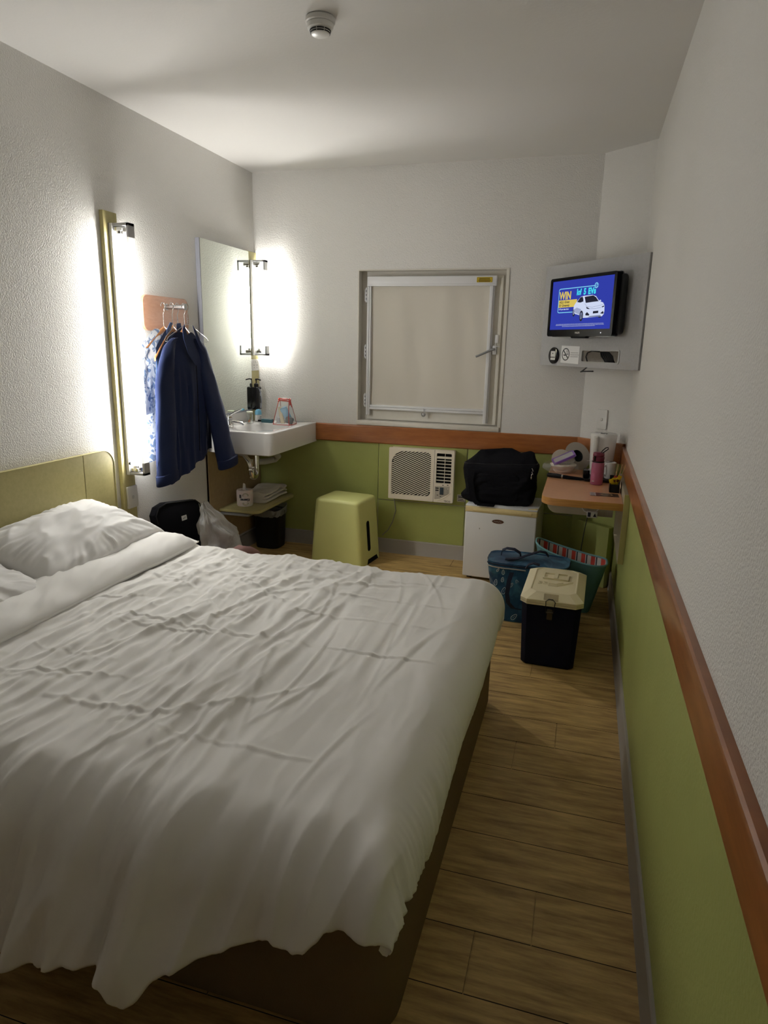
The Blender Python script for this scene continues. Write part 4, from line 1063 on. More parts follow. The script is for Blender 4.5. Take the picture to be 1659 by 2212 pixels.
loft(b, [[(x - .017, y, z), (x + .017, y, z), (x + .017, y - .005, z), (x - .017, y - .005, z)] for x, y, z in P[:5]] ); box(b, 1.625, 1.725, 3.683, 3.735, .4745, .482, .002); add('strap', b, BLKF, t)
b = BM(); tube(b, [bag_pt(.5 + .5 * k / 40, .93) for k in range(41)], .003, 6); add('zip', b, BLACK, t)
b = BM()
for z in (.705, .685): tube(b, [(1.925, 3.735, z + .005), (1.930, 3.733, z), (1.932, 3.732, z - .010)], .0025, 6)
box(b, 1.9225, 1.9285, 3.728, 3.732, .648, .664, .001); tube(b, [(1.926, 3.733, .68), (1.925, 3.731, .665)], .002, 6); add('zip_pull', b, CHROME, t)

# ================================================================ TV PANEL ACROSS THE CORNER
A0 = Vector((1.905, 4.055, 0)); un = Vector((.618, -.786, 0)).normalized()
MT = frame(A0, un, (0, 0, 1))                                   # local x along, y up, z into the room
if (MT.to_3x3() @ Vector((0, 0, 1))).y > 0: raise RuntimeError('panel faces the wrong way')
tp = thing('wall_panel', 'grey wall panel set across the right corner behind the television', 'panel', (A0 + un * .41 + Vector((0, 0, 1.295)))[:])
PW = .835
b = BM(); n_ = 5
t_ = BM()
holed(t_, [(x, y) for x, y in rrect(0, PW, 1.293, 1.43, .002, n_)], rrect(.392, .690, 1.323, 1.384, .008, n_), -.012, 0); merge(b, t_)
prism(b, [(0, 1.43), (PW, 1.43), (PW, 1.842), (.0, 1.852)], -.012, 0)
b.transform(MT); add('board', b, GREYB, tp, smooth=False)
b = BM(); box(b, PW - .001, PW + .002, 1.293, 1.842, -.013, .001, M=MT); add('edge_band', b, GREYB, tp, smooth=False)
b = BM(); holed(b, rrect(.386, .696, 1.317, 1.390, .012, 6), rrect(.394, .688, 1.325, 1.382, .008, 6), 0, .003, MT); add('slot_rim', b, ALU, tp)
b = BM(); prism(b, rrect(.709, .785, 1.299, 1.329, 0), 0, .0006, MT) if False else prism(b, [(.700, 1.327), (.782, 1.327), (.782, 1.298), (.745, 1.298), (.745, 1.313), (.728, 1.311), (.715, 1.318)], 0, .0006, MT); add('torn_sticker', b, mat('sticker_remains', (.42, .41, .40, 1), .6), tp, smooth=False)
b = BM(); prism(b, [(.142 + .047 * math.cos(a), 1.350 + .047 * math.sin(a)) for a in [2 * PI * k / 40 for k in range(40)]], 0, .010, MT, .002, 2)
so = thing('round_socket', 'round glossy black media socket in the lower left of the grey panel', 'socket', (MT @ Vector((.142, 1.303, .005)))[:])
add('ring', b, GLOSSB, so)
b = BM(); box(b, .120, .164, 1.325, 1.375, .010, .013, .002, M=MT); add('insert', b, WHITEP, so)
b = BM()
for x, y, r in ((.128, 1.340, .0045), (.142, 1.340, .0045), (.156, 1.340, .0045), (.142, 1.362, .004)): prism(b, [(x + r * math.cos(a), y + r * math.sin(a)) for a in [2 * PI * k / 12 for k in range(12)]], .013, .0138, MT)
add('ports', b, BLACK, so)
ns = thing('no_smoking_sign', 'small white no-smoking sign on the grey panel below the television', 'sign', (MT @ Vector((.287, 1.308, .001)))[:])
b = BM(); prism(b, [(.204, 1.312), (.369, 1.308), (.371, 1.404), (.206, 1.407)], .0002, .0016, MT); add('card', b, mat('white_card', (.85, .85, .85, 1), .5), ns, smooth=False)
GINK = mat('grey_ink', (.07, .075, .08, 1), .6)
b = BM(); cxs, cys = .249, 1.359; R_ = .035
holed(b, [(cxs + R_ * math.cos(a), cys + R_ * math.sin(a)) for a in [2 * PI * k / 36 for k in range(36)]], [(cxs + (R_ - .006) * math.cos(a), cys + (R_ - .006) * math.sin(a)) for a in [2 * PI * k / 36 for k in range(36)]], .0017, .0021, MT)
prism(b, [(cxs - .0245, cys + .019), (cxs - .0185, cys + .0235), (cxs + .0245, cys - .018), (cxs + .019, cys - .0235)], .0017, .0021, MT)
prism(b, [(cxs - .020, cys - .008), (cxs + .002, cys - .008), (cxs - .004, cys - .001), (cxs - .020, cys - .001)], .0017, .0021, MT)
prism(b, [(cxs + .010, cys - .001), (cxs + .024, cys - .001), (cxs + .024, cys + .004), (cxs + .006, cys + .004)], .0017, .0021, MT)
for k in range(3): tube(b, [tuple(MT @ Vector((cxs + .006 + .006 * k + .002 * math.sin(j * 1.3), cys + .008 + j * .0035, .0019))) for j in range(5)], .0008, 4)
add('symbol', b, GINK, ns, smooth=False)
for k, s in enumerate(('THIS IS A SMOKE', 'FREE ROOM THANK', 'YOU FOR NOT SMOKING')): pass
b = BM()
for k in range(3):
    x = .293 + .002 * (k == 0)
    while x < .362 - .004 * (k == 0):
        q = random.uniform(.0025, .006); box(b, x, x + q, 1.367 - k * .0105, 1.3695 - k * .0105, .0017, .002, M=MT); x += q + .0016
add('sign_print', b, GINK, ns, smooth=False)
b = BM()
for k in range(6):
    tube(b, [tuple(MT @ Vector(p)) for p in ((.50 + k * .012, 1.375, -.04), (.52 + k * .013, 1.355, -.030 - .003 * k), (.545 + k * .013, 1.335, -.032), (.55 + k * .013, 1.318, -.04))], .0055, 8)
tube(b, [tuple(MT @ Vector(p)) for p in ((.50, 1.378, -.03), (.45, 1.381, -.02), (.415, 1.370, -.018), (.405, 1.350, -.018), (.415, 1.322, -.022), (.43, 1.30, -.02), (.40, 1.275, -.01), (.40, 1.268, .004), (.43, 1.272, .008), (.50, 1.275, .0))], .0035, 8)
tag(add('cable_bundle', b, BLACK), 'black cables coiled behind the slot of the grey panel', 'cable')

# television
tv = thing('television', 'small black flat television showing a blue advert on the grey corner panel', 'television', (MT @ Vector((.44, 1.456, .04)))[:])
u0, u1, z0, z1, f = .162, .712, 1.456, 1.766, .078
b = BM(); prism(b, rrect(u0 + .02, u1 + .012, z0 + .008, z1 - .01, .02), .012, .052, MT, .010, 3); prism(b, rrect(u0 + .16, u1 - .16, z0 + .06, z1 - .08, .02), 0, .02, MT); add('rear_shell', b, BLACK, tv)
sx0_, sx1_, sz0_, sz1_ = .181, .693, 1.492, 1.750
b = BM(); holed(b, rrect(u0, u1, z0, z1, .014, 6), rrect(sx0_, sx1_, sz0_, sz1_, .001, 6), .045, f, MT); 
prism(b, [(.372, z0 + .002), (.385, z0 - .010), (.50, z0 - .010), (.513, z0 + .002)], .05, f - .002, MT, .002, 2)
add('bezel', b, mat('television_gloss_black', (.004, .004, .005, 1), .22, spec=.03), tv, angle=30)
b = BM(); prism(b, rrect(u0 - .002, u1 + .004, z0 - .002, z1 + .002, .016), .040, .046, MT); add('silver_band', b, mat('dark_chrome', (.10, .10, .11, 1), .2, metal=.8), tv)
SCR = emis('screen_blue', c3(50, 62, 166), 1.0); SCR.node_tree.nodes
b = BM(); box(b, sx0_, sx1_, sz0_, sz1_, f - .006, f - .004, M=MT); scr = add('screen', b, SCR, tv, smooth=False)
FS = f - .0038
def sp(x, y): return (sx0_ + (sx1_ - sx0_) * x, sz1_ - (sz1_ - sz0_) * y)
SY = emis('screen_yellow', c3(214, 190, 92)); SC = emis('screen_cyan', c3(70, 214, 236)); SL = emis('screen_pale_cyan', c3(128, 205, 238))
SW = emis('screen_white', c3(205, 214, 240)); SG = emis('screen_grey', c3(120, 128, 160)); SK = emis('screen_dark', c3(38, 38, 52)); SM = emis('screen_mid_grey', c3(158, 166, 198))
lay = [0]
def shape(name, P, m):
    lay[0] += 1; b = BM(); h = FS + lay[0] * .00005; prism(b, [sp(*p) for p in P], h, h + .00003, MT); add(name, b, m, scr, smooth=False)
def line(name, P, wd, m):
    b = BM(); lay[0] += 1; h = FS + lay[0] * .00005
    for (xa, ya), (xb3, yb3) in zip(P, P[1:]):
        (ax_, ay_), (bx_, by_) = sp(xa, ya), sp(xb3, yb3); d = Vector((bx_ - ax_, by_ - ay_)).normalized(); nx_, ny_ = -d.y * wd / 2, d.x * wd / 2; ex, ey = d.x * wd / 2, d.y * wd / 2
        prism(b, [(ax_ - ex + nx_, ay_ - ey + ny_), (bx_ + ex + nx_, by_ + ey + ny_), (bx_ + ex - nx_, by_ + ey - ny_), (ax_ - ex - nx_, ay_ - ey - ny_)], h, h + .00003, MT)
    add(name, b, m, scr, smooth=False)
def stext(s, x, y, size, m, bold=0, sx=1.0, align='LEFT'):
    px_, pz_ = sp(x, y); lay[0] += 1
    o_ = MT @ Vector((px_, pz_, FS + lay[0] * .00005 + .00002)); text('advert_lettering', s, size, frame(o_, un, (0, 0, 1)), m, scr, bold, 0, align, sx)
line('advert_outline', [(.72, .165), (.15, .165), (.128, .172), (.122, .19), (.122, .625), (.128, .64), (.145, .648), (.44, .648)], .0042, SL)
stext('WIN', .135, .375, .054, SY, .0022, .92)
stext('1', .418, .312, .042, SC, .0022, .9); stext('of', .446, .312, .042, SC, .0020, .82); stext('5', .540, .312, .042, SC, .0022, .95); stext('EVs', .612, .312, .042, SC, .0022, .98)
shape('advert_box', [(.128, .395), (.44, .395), (.44, .545), (.128, .545)], SY)
stext("AGL's Great", .14, .458, .0175, SK, .0004, 1.0); stext('EV Giveaway', .14, .525, .0175, SK, .0004, 1.0)
stext('1 EV per state draw', .135, .595, .0118, SW, .0003, .95)
plug = [(.735 + .024 * math.cos(a), .163 + .045 * math.sin(a)) for a in [math.radians(40 + 28 * k) for k in range(11)]]
line('advert_plug', plug, .005, SL); line('advert_plug', [(.735, .15), (.765, .15)], .003, SL); line('advert_plug', [(.735, .178), (.765, .178)], .003, SL)
# the car, seen from the front left
shape('car_wheel', [(.405 + .024 * math.cos(a), .655 + .085 * math.sin(a)) for a in [2 * PI * k / 20 for k in range(20)]], SK)
shape('car_wheel', [(.825 + .035 * math.cos(a), .72 + .065 * math.sin(a)) for a in [2 * PI * k / 20 for k in range(20)]], SK)
shape('car_body', [(.395, .60), (.398, .53), (.42, .48), (.452, .43), (.50, .36), (.55, .342), (.69, .340), (.745, .37), (.80, .47), (.86, .50), (.885, .56), (.89, .66), (.885, .72), (.86, .76), (.62, .775), (.56, .775), (.535, .73), (.43, .69), (.40, .66)], SW)
shape('car_side_shade', [(.402, .60), (.45, .565), (.52, .60), (.53, .72), (.45, .68), (.41, .65)], SM)
shape('car_side_window', [(.448, .455), (.495, .37), (.53, .355), (.545, .40), (.55, .455), (.50, .47)], SK)
shape('car_windscreen', [(.565, .365), (.70, .35), (.745, .39), (.79, .47), (.70, .475), (.59, .485)], SK)
shape('car_mirror', [(.515, .475), (.535, .455), (.56, .465), (.555, .495), (.52, .495)], SW); shape('car_mirror', [(.795, .455), (.82, .445), (.83, .465), (.81, .48)], SW)
line('car_bonnet_line', [(.575, .50), (.62, .56), (.70, .575), (.82, .55), (.88, .53)], .0012, SG)
shape('car_headlamp', [(.600, .555), (.625, .575), (.66, .60), (.655, .61), (.615, .60)], SK); shape('car_headlamp', [(.845, .575), (.885, .56), (.88, .58), (.855, .595)], SK)
line('car_grille', [(.665, .603), (.75, .608), (.84, .590)], .0014, SG)
shape('car_number_plate', [(.718, .655), (.80, .650), (.80, .695), (.718, .70)], SK)
shape('car_air_intake', [(.60, .70), (.625, .665), (.665, .715), (.66, .735), (.605, .73)], SK); shape('car_air_intake', [(.83, .705), (.87, .66), (.885, .70), (.875, .715)], SK)
shape('car_lower_grille', [(.64, .765), (.68, .745), (.83, .735), (.85, .75), (.83, .765)], SG)
shape('car_wheel', [(.535 + .030 * math.cos(a), .735 + .105 * math.sin(a)) for a in [2 * PI * k / 24 for k in range(24)]], SK)
shape('car_wheel_rim', [(.533 + .019 * math.cos(a), .735 + .070 * math.sin(a)) for a in [2 * PI * k / 20 for k in range(20)]], SG)
shape('car_wheel_rim', [(.404 + .014 * math.cos(a), .655 + .055 * math.sin(a)) for a in [2 * PI * k / 20 for k in range(20)]], SG)
line('car_wheel_spoke', [(.533, .672), (.533, .80)], .002, SK); line('car_wheel_spoke', [(.518, .71), (.549, .76)], .002, SK); line('car_wheel_spoke', [(.518, .765), (.549, .71)], .002, SK)
for k, (xa, xb4) in enumerate(((.115, .895), (.11, .905), (.225, .77))):
    x = xa; b = BM(); lay[0] += 1; h = FS + lay[0] * .00005
    while x < xb4:
        q = random.uniform(.006, .02); y = .885 + k * .022
        P = [sp(x, y), sp(min(x + q, xb4), y), sp(min(x + q, xb4), y + .011), sp(x, y + .011)]; prism(b, P, h, h + .00003, MT); x += q + .004
    add('advert_small_print', b, SM, scr, smooth=False)
o = text('brand_print', 'PHILIPS', .0125, frame(MT @ Vector((.437, 1.470, f + .0003)), un, (0, 0, 1)), mat('silver_lettering', (.55, .55, .56, 1), .4), tv, .0004, 0, 'CENTER')
b = BM(); prism(b, [(.628 + .0028 * math.cos(a), 1.473 + .0028 * math.sin(a)) for a in [2 * PI * k / 12 for k in range(12)]], f, f + .0008, MT); add('power_led', b, emis('led_white', (.9, .92, 1, 1), 1.5), tv)

# corner wall switch and smoke detector
o = Vector((XD, D, 0)) + du * .158 + dn * .0008
Msw = frame((o.x, o.y, .990), du, (0, 0, 1))
if (Msw.to_3x3() @ Vector((0, 0, 1))).dot(dn) < 0: Msw = Msw @ Matrix.Rotation(PI, 4, 'Y')
switch('light_switch', 'white switch plate on the splayed corner wall above the white kettle', Msw, .072, .115)
t = thing('smoke_detector', 'round white smoke detector on the ceiling', 'smoke detector', (1.222, 2.215, H - .05))
b = BM(); lathe(b, [(.046, .0), (.050, -.004), (.050, -.016), (.046, -.019), (.001, -.019)][::-1], (1.222, 2.215, H), 48, cap=False); add('base', b, WHITEP, t)
b = BM(); lathe(b, [(.001, -.052), (.028, -.052), (.031, -.050), (.0345, -.038), (.043, -.034), (.045, -.020), (.001, -.019)], (1.222, 2.215, H), 48, cap=False); add('cover', b, WHITEP, t)
b = BM()
for zz, r in ((-.0405, .0345), (-.0465, .0325)):
    for k in range(8):
        a0_, a1_ = 2 * PI * (k + .06) / 8, 2 * PI * (k + .94) / 8
        tube(b, [(1.222 + r * math.cos(a0_ + (a1_ - a0_) * j / 6), 2.215 + r * math.sin(a0_ + (a1_ - a0_) * j / 6), H + zz) for j in range(7)], .0019, 6)
add('vent_slots', b, BLACK, t)

# ================================================================ DESK AND ITS ITEMS
DZ = .690
t = thing('wall_desk', 'beech-look wall desk shelf with rounded corner under the television', 'desk', (2.2, 3.5, .4))
b = BM(); prism(b, [(2.400, 3.060)] + [(2.400, 3.86)] + [(XD + .012, 4.032), (2.024, 4.032)] + [p for p in rrect(2.024, 2.6, 3.060, 4.5, [0, 0, .085, 0], 10) if p[0] < 2.12 and p[1] < 3.2], DZ - .036, DZ, None, .0015, 1)
dk = add('desktop', b, DESKM, t, angle=25)
b = BM(); P = [(2.400, 3.058)] + [p for p in rrect(2.022, 2.6, 3.058, 4.5, [0, 0, .086, 0], 10) if p[0] < 2.12 and p[1] < 3.2][::-1] + [(2.022, 4.032)]
loft(b, [[(x, y, DZ - .035), (x + .0005, y + .0005, DZ - .001), (x + .003, y + .003, DZ - .001), (x + .003, y + .003, DZ - .035)] for x, y in P]); add('edge_band', b, DESKE, dk, angle=60)
b = BM(); box(b, 2.401, 2.4275, 3.05, 3.62, .398, .737, .001, 1); add('side_support', b, BEIGE, t, smooth=False)
b = BM(); box(b, 2.401, 2.4275, 3.047, 3.0515, .398, .737, .001, 1); add('side_edge_band', b, LAMEDGE, t, smooth=False)
b = BM(); prism(b, rrect(2.034, 2.385, .50, .654, [0, 0, .055, .0], 8), 0, .016, frame((0, 3.58, 0), (1, 0, 0), (0, 0, 1)), .001, 1); add('rear_apron', b, BEIGE, t)
# boxed-in pipe in the corner beneath the desk
b = BM(); prism(b, [(2.243, 4.012), (2.208, 3.975), (2.388, 3.822), (2.418, 3.862)], 0.0, .372, None, .003, 1); tag(add('pipe_boxing', b, GREEN), 'green boxed-in pipe cover in the corner beneath the desk', 'boxing')
t = thing('cable_and_plug', 'white cable loop with a white power plug hanging beneath the desk', 'cable', (2.25, 3.5, .48))
b = BM(); tube(b, [(2.215, 3.56, .655), (2.205, 3.55, .60), (2.215, 3.545, .555), (2.235, 3.54, .53), (2.26, 3.54, .52)], .003, 8); tube(b, [(2.30, 3.56, .655), (2.315, 3.55, .60), (2.31, 3.55, .545), (2.29, 3.545, .52)], .003, 8); add('cable', b, WHITEP, t)
b = BM(); box(b, 2.25, 2.305, 3.525, 3.553, .498, .532, .003); pg = add('plug', b, WHITEP, t)
b = BM(); prism(b, [(2.283, .505), (2.300, .505), (2.2915, .526)], 0, .0006, frame((0, 3.5248, 0), (1, 0, 0), (0, 0, 1))); box(b, 2.254, 2.270, 3.5243, 3.5249, .503, .528); add('plug_print', b, INK, pg, smooth=False)
b = BM(); tube(b, [(2.255, 3.54, .50), (2.25, 3.57, .45), (2.245, 3.62, .38), (2.24, 3.70, .28), (2.24, 3.75, .15), (2.235, 3.8, .02)], .0028, 8); tube(b, [(2.33, 3.60, .60), (2.335, 3.62, .53), (2.34, 3.63, .50)], .006, 8)
add('cord', b, mat('dark_green_cord', (.05, .055, .04, 1), .6), t)

def T2(nm, lb, cat, x, y): return thing(nm, lb, cat, (x, y, DZ))
# tray, jug, mug
t = T2('serving_tray', 'low black serving tray under the white jug and mug', 'tray', 2.3, 3.75)
b = BM(); loft(b, [[(x, y, z) for x, y in rrect(2.213 + o_, 2.386 - o_, 3.555 + o_, 3.855 - o_, .02, 6)] for o_, z in ((.006, .691), (.0, .694), (-.003, .706), (0, .707), (.004, .697), (.008, .696))]); add('tray', b, BLACK, t, angle=50)
b = BM(); box(b, 2.211, 2.246, 3.62, 3.70, .697, .742, .006, 2); add('sachet_holder', b, GLOSSB, t)
t = T2('kettle', 'tall white kettle at the back of the desk', 'kettle', 2.305, 3.765)
b = BM(); lathe(b, [(.056, 0), (.058, .004), (.064, .07), (.071, .20), (.073, .232), (.069, .236), (.001, .2375)], (2.305, 3.765, .698), 48, cap=False); add('body', b, CERAM, t, angle=50)
b = BM(); box(b, 2.250, 2.276, 3.676, 3.710, .715, .925, .010, 3, M=Matrix.Translation((0, 0, 0))); add('handle', b, WHITEP, t)
b = BM()
for k in range(4): box(b, -.018 + k * .010, -.012 + k * .010, -.008, .008, 0, .003, .001, M=Matrix.Translation((2.305, 3.735, .9345)) @ Matrix.Rotation(-.4, 4, 'Z'))
add('lid_vents', b, BLACK, t)
t = T2('mug', 'plain white mug with a spoon across its rim on the black tray', 'mug', 2.353, 3.655)
b = BM(); lathe(b, [(.001, .0), (.027, 0), (.030, .004), (.031, .088), (.029, .089), (.027, .084), (.026, .008), (.001, .006)], (2.352, 3.665, .699), 36, cap=False); add('cup', b, CERAM, t, angle=50)
b = BM(); tube(b, [(2.330, 3.650, .775), (2.315, 3.636, .768), (2.309, 3.630, .748), (2.312, 3.633, .725), (2.328, 3.648, .715)], .0045, 10); add('mug_handle', b, CERAM, t)
b = BM(); tube(b, [(2.225, 3.64, .792), (2.30, 3.652, .791), (2.345, 3.658, .794)], [.0014, .0016, .003], 8); lathe(b, [(.001, .004), (.010, .002), (.015, .006), (.010, .007), (.001, .006)], (2.358, 3.66, .789), 20, sx=1.2, cap=False)
tag(add('teaspoon', b, CHROME), 'steel teaspoon lying across the white mug', 'spoon')
# pink bottle
t = T2('water_bottle', 'pink water bottle with maroon cap and black strap on the desk', 'bottle', 2.285, 3.49)
b = BM(); lathe(b, [(.001, 0), (.029, 0), (.032, .004), (.0325, .06), (.0315, .063), (.0325, .066), (.0325, .108), (.029, .120), (.001, .122)], (2.282, 3.50, .6905), 40, cap=False); add('flask', b, PINKP, t, angle=60)
b = BM(); lathe(b, [(.031, 0), (.031, .006), (.001, .006)], (2.282, 3.50, .811), 36, cap=False); tube(b, [(2.262, 3.478, .82), (2.262, 3.474, .845)], .006, 8); add('gasket', b, BLACK, t)
b = BM(); lathe(b, [(.029, 0), (.030, .020), (.028, .024), (.001, .024)], (2.282, 3.50, .817), 36, cap=False); lathe(b, [(.028, 0), (.0295, .004), (.028, .018), (.024, .021), (.001, .022)], (2.281, 3.50, .842), 36, cap=False); add('cap', b, MAROON, t, angle=60)
b = BM(); tube(b, [(2.290, 3.49, .862), (2.298, 3.487, .875), (2.312, 3.484, .890), (2.324, 3.482, .893), (2.326, 3.482, .886), (2.314, 3.484, .875), (2.302, 3.487, .864)], .0028, 8, closed=True); add('carry_loop', b, BLACK, t)
b = BM(); lathe(b, [(.006, 0), (.0065, .001), (.006, .002)], (2.264, 3.4725, .712), 12, Matrix.Rotation(PI / 2, 4, 'X'), 1.2, .45); add('logo', b, WHITEP, t)
# sachet box
t = T2('sachet_box', 'small black box holding yellow sachets and wooden stirrers on the desk', 'box', 2.372, 3.34)
b = BM(); bx0, bx1, by0, by1 = 2.343, 2.390, 3.305, 3.395
for q in ((bx0, bx1, by0, by0 + .003, .6905, .732), (bx0, bx1, by1 - .003, by1, .6905, .765), (bx0, bx0 + .003, by0, by1, .6905, .738), (bx1 - .003, bx1, by0, by1, .6905, .752), (bx0, bx1, by0, by1, .6905, .693)): box(b, *q)
add('holder', b, BLACK, t, smooth=False)
YEL = mat('yellow_sachet_paper', (.72, .56, .015, 1), .5); BRN = mat('brown_print', (.14, .045, .02, 1), .5)
for k, (x, y, z, ry, rx) in enumerate(((2.352, 3.315, .735, -.35, .2), (2.362, 3.322, .740, -.05, .25), (2.375, 3.326, .742, .35, .2), (2.366, 3.345, .745, .15, .1), (2.380, 3.352, .748, .45, .05))):
    b = BM(); box(b, -.010, .010, -.0015, .0015, -.032, .026, .001); o = add('sachet', b, YEL if k != 3 else mat('red_sachet_paper', (.35, .03, .03, 1), .5), origin=(0, 0, 0)); o.location = (x, y, z); o.rotation_euler = (rx, ry, .15)
    tag(o, ('leftmost yellow sachet leaning out of the small black box', 'yellow sachet with brown print in the middle of the black box', 'right yellow sachet with brown print leaning right in the black box', 'red-topped sachet behind the yellow ones in the black box', 'yellow sachet at the back right of the black box')[k], 'sachet', 'sachets in the small black box')
    if k in (1, 2): b = BM(); box(b, -.007, .007, -.0021, -.0015, .002, .016); add('print', b, BRN, o, local=True, smooth=False)
for k, (x, ry) in enumerate(((2.361, .22), (2.372, .33), (2.382, .40))):
    b = BM(); box(b, -.0022, .0022, -.0006, .0006, 0, .135, .0005, 1); o = add('stirrer', b, mat('pale_wood_%d' % k, (.50, .34, .18, 1), .7), origin=(0, 0, 0)); o.location = (x, 3.365, .695); o.rotation_euler = (0, ry * .55, 0)
    tag(o, ('left wooden stirrer standing in the small black box', 'middle wooden stirrer standing in the small black box', 'right wooden stirrer standing in the small black box')[k], 'stirrer', 'wooden stirrers in the small black box')
# leaflet
t = T2('leaflet', 'glossy dark leaflet lying at the front edge of the desk', 'leaflet', 2.32, 3.2)
ML = Matrix.Translation((2.318, 3.235, DZ + .0006)) @ Matrix.Rotation(math.radians(2), 4, 'Z')
b = BM(); box(b, -.068, .068, -.038, .038, 0, .0012, M=ML); add('sheet', b, mat('leaflet_brown', (.055, .035, .030, 1), .25, var=(28, (.22, .13, .09, 1))), t, smooth=False)
b = BM(); box(b, -.068, -.040, -.038, .038, .0012, .0016, M=ML); add('pale_strip', b, mat('leaflet_pale', (.45, .42, .44, 1), .4), t, smooth=False)
b = BM()
for k in range(4): box(b, -.065, -.046 - .003 * (k % 2), -.030 + k * .018, -.026 + k * .018, .0016, .0018, M=ML)
add('strip_print', b, INK, t, smooth=False)
b = BM(); lathe(b, [(.026, 0), (.026, .0006), (.020, .0006), (.020, 0)], (0, 0, 0), 32, ML @ Matrix.Translation((.012, 0, .0012)), 1.1, .9, cap=False); add('ring_print', b, mat('leaflet_gold', (.30, .18, .06, 1), .35), t)
# black rod
t = T2('folding_umbrella', 'slim black rod with a metal ring lying across the desk', 'umbrella', 2.12, 3.59)
b = BM(); tube(b, [(2.022, 3.617, .7035), (2.024, 3.616, .7035), (2.075, 3.602, .703), (2.10, 3.596, .702)], [.010, .0125, .0125, .0115], 18); add('grip', b, BLACK, t)
b = BM(); tube(b, [(2.107, 3.594, .7015), (2.20, 3.570, .7005), (2.222, 3.564, .700)], [.0105, .0085, .005], 16); add('shaft', b, BLKF, t)
b = BM(); tube(b, [(2.100, 3.596, .702), (2.103, 3.595, .702)], .0117, 18); tube(b, [(2.105, 3.5945, .7015), (2.107, 3.594, .7015)], .0113, 18); add('ring', b, CHROME, t)
# food tubs
t = T2('round_food_tub', 'round cream plastic food tub wrapped in a clear bag on the desk', 'tub', 2.10, 3.82)
b = BM(); lathe(b, [(.001, .0), (.045, 0), (.050, .004), (.066, .036), (.070, .038), (.071, .050), (.067, .052), (.064, .046), (.055, .012), (.001, .010)], (2.098, 3.80, .6915), 48, cap=False); add('tub', b, mat('pale_pink_tub', (.62, .48, .40, 1), .4), t, angle=50)
b = BM(); lathe(b, [(.068, .0), (.0735, .002), (.0735, .008), (.068, .010)], (2.098, 3.80, .732), 48); add('rim', b, mat('cream_rim', (.72, .68, .55, 1), .35), t)
b = BM()
def wrapf(u, v):
    a = 2 * PI * u; r = lerp_tab([(0, .064), (.3, .078), (.7, .083), (1, .080)], v) + .008 * fbm(u * 16, v * 4, 1, 2); ex = 1 + .50 * max(0, math.cos(a - 3.35)) ** 7 * (1 - abs(v - .55))
    return (2.098 + r * math.cos(a) * ex, 3.80 + r * math.sin(a) * ex, .6915 + .055 * v + .006 * math.sin(a * 5) * v)
grid(b, 80, 14, wrapf); add('clear_wrap', b, CLEARP, t, angle=80)
t = T2('lunch_box', 'clear rectangular lunch box with purple rim tilted on the round tub', 'lunch box', 2.11, 3.80)
Mq = Matrix.Translation((2.098, 3.792, .775)) @ Euler((math.radians(6), math.radians(-27), math.radians(8))).to_matrix().to_4x4()
b = BM(); loft(b, [[(x, y, z) for x, y in rrect(-.062 + o_, .062 - o_, -.048 + o_, .048 - o_, .014, 6)] for o_, z in ((.012, -.040), (.010, -.038), (.002, 0), (.0035, 0), (.012, -.036))]); b.transform(Mq); add('tub', b, CLEARP, t, angle=50)
b = BM(); prism(b, rrect(-.058, .058, -.044, .044, .012), .002, .007, Mq, .001, 1); add('lid', b, mat('clear_lid_grey', (.45, .45, .43, 1), .3), t)
b = BM(); holed(b, rrect(-.067, .067, -.053, .053, .016), rrect(-.057, .057, -.043, .043, .012), -.004, .009, Mq); add('purple_rim', b, mat('purple_plastic', (.22, .10, .42, 1), .35), t)
t = T2('sun_hat', 'beige round brimmed hat leaning against the wooden rail behind the tubs', 'hat', 2.19, 3.97)
Mh = frame((2.172, 3.955, .768), (.86, -.2, -.28), (.10, .35, .94))
if (Mh.to_3x3() @ Vector((0, 0, 1))).y > 0: Mh = Mh @ Matrix.Rotation(PI, 4, 'Y')
b = BM(); lathe(b, [(.034, .003), (.060, .004), (.080, .0), (.079, -.002), (.058, .001), (.034, .0)], (0, 0, 0), 48, None, 1, 1, cap=False); b.transform(Mh); add('brim', b, mat('beige_felt', (.30, .265, .22, 1), .9), t)
b = BM(); lathe(b, [(.034, .002), (.033, -.02), (.026, -.034), (.001, -.036)], (0, 0, 0), 40, cap=False); b.transform(Mh); add('crown', b, mat('dark_hat_lining', (.02, .025, .025, 1), .9), t)
t = T2('round_lid', 'beige translucent round lid propped behind the lunch box', 'plate', 2.06, 3.9)
b = BM(); tube(b, [(0, 0, 0), (0, 0, .006)], .058, 40); b.transform(frame((2.082, 3.90, .751), (1, -.2, 0), (.0, .25, 1))); add('plate', b, mat('beige_translucent', (.42, .37, .30, 1), .45), t)  # beige container lid standing on edge, drawn as a plain disc

# ================================================================ BAGS AND COOLER
t = thing('cooler_bag', 'blue ocean-print insulated bag with navy straps behind the cooler box', 'bag', (1.96, 3.25, 0))
cxb, cyb = 1.975, 3.245
def cb(u, v):
    a = 2 * PI * u; c_, s_ = math.cos(a), math.sin(a)
    sxx = (abs(c_) ** .42) * (1 if c_ > 0 else -1); syy = (abs(s_) ** .42) * (1 if s_ > 0 else -1)
    hw = .168 + .040 * v - .010 * math.sin(PI * v); hd = .118 + .006 * math.sin(PI * v)
    wr = .009 * fbm(sxx * 2.2, v * 3.3, syy * 2, 3)
    return Vector((cxb + sxx * hw + wr, cyb + syy * hd + wr + .02 * v, .002 + .295 * v))
b = BM(); loft(b, [[cb(j / 80, i / 30) for j in range(80)] for i in range(31)]); body = add('body', b, SEAPRINT, t, angle=60)
b = BM(); tp_ = [cb(j / 80, 1.0) for j in range(80)]
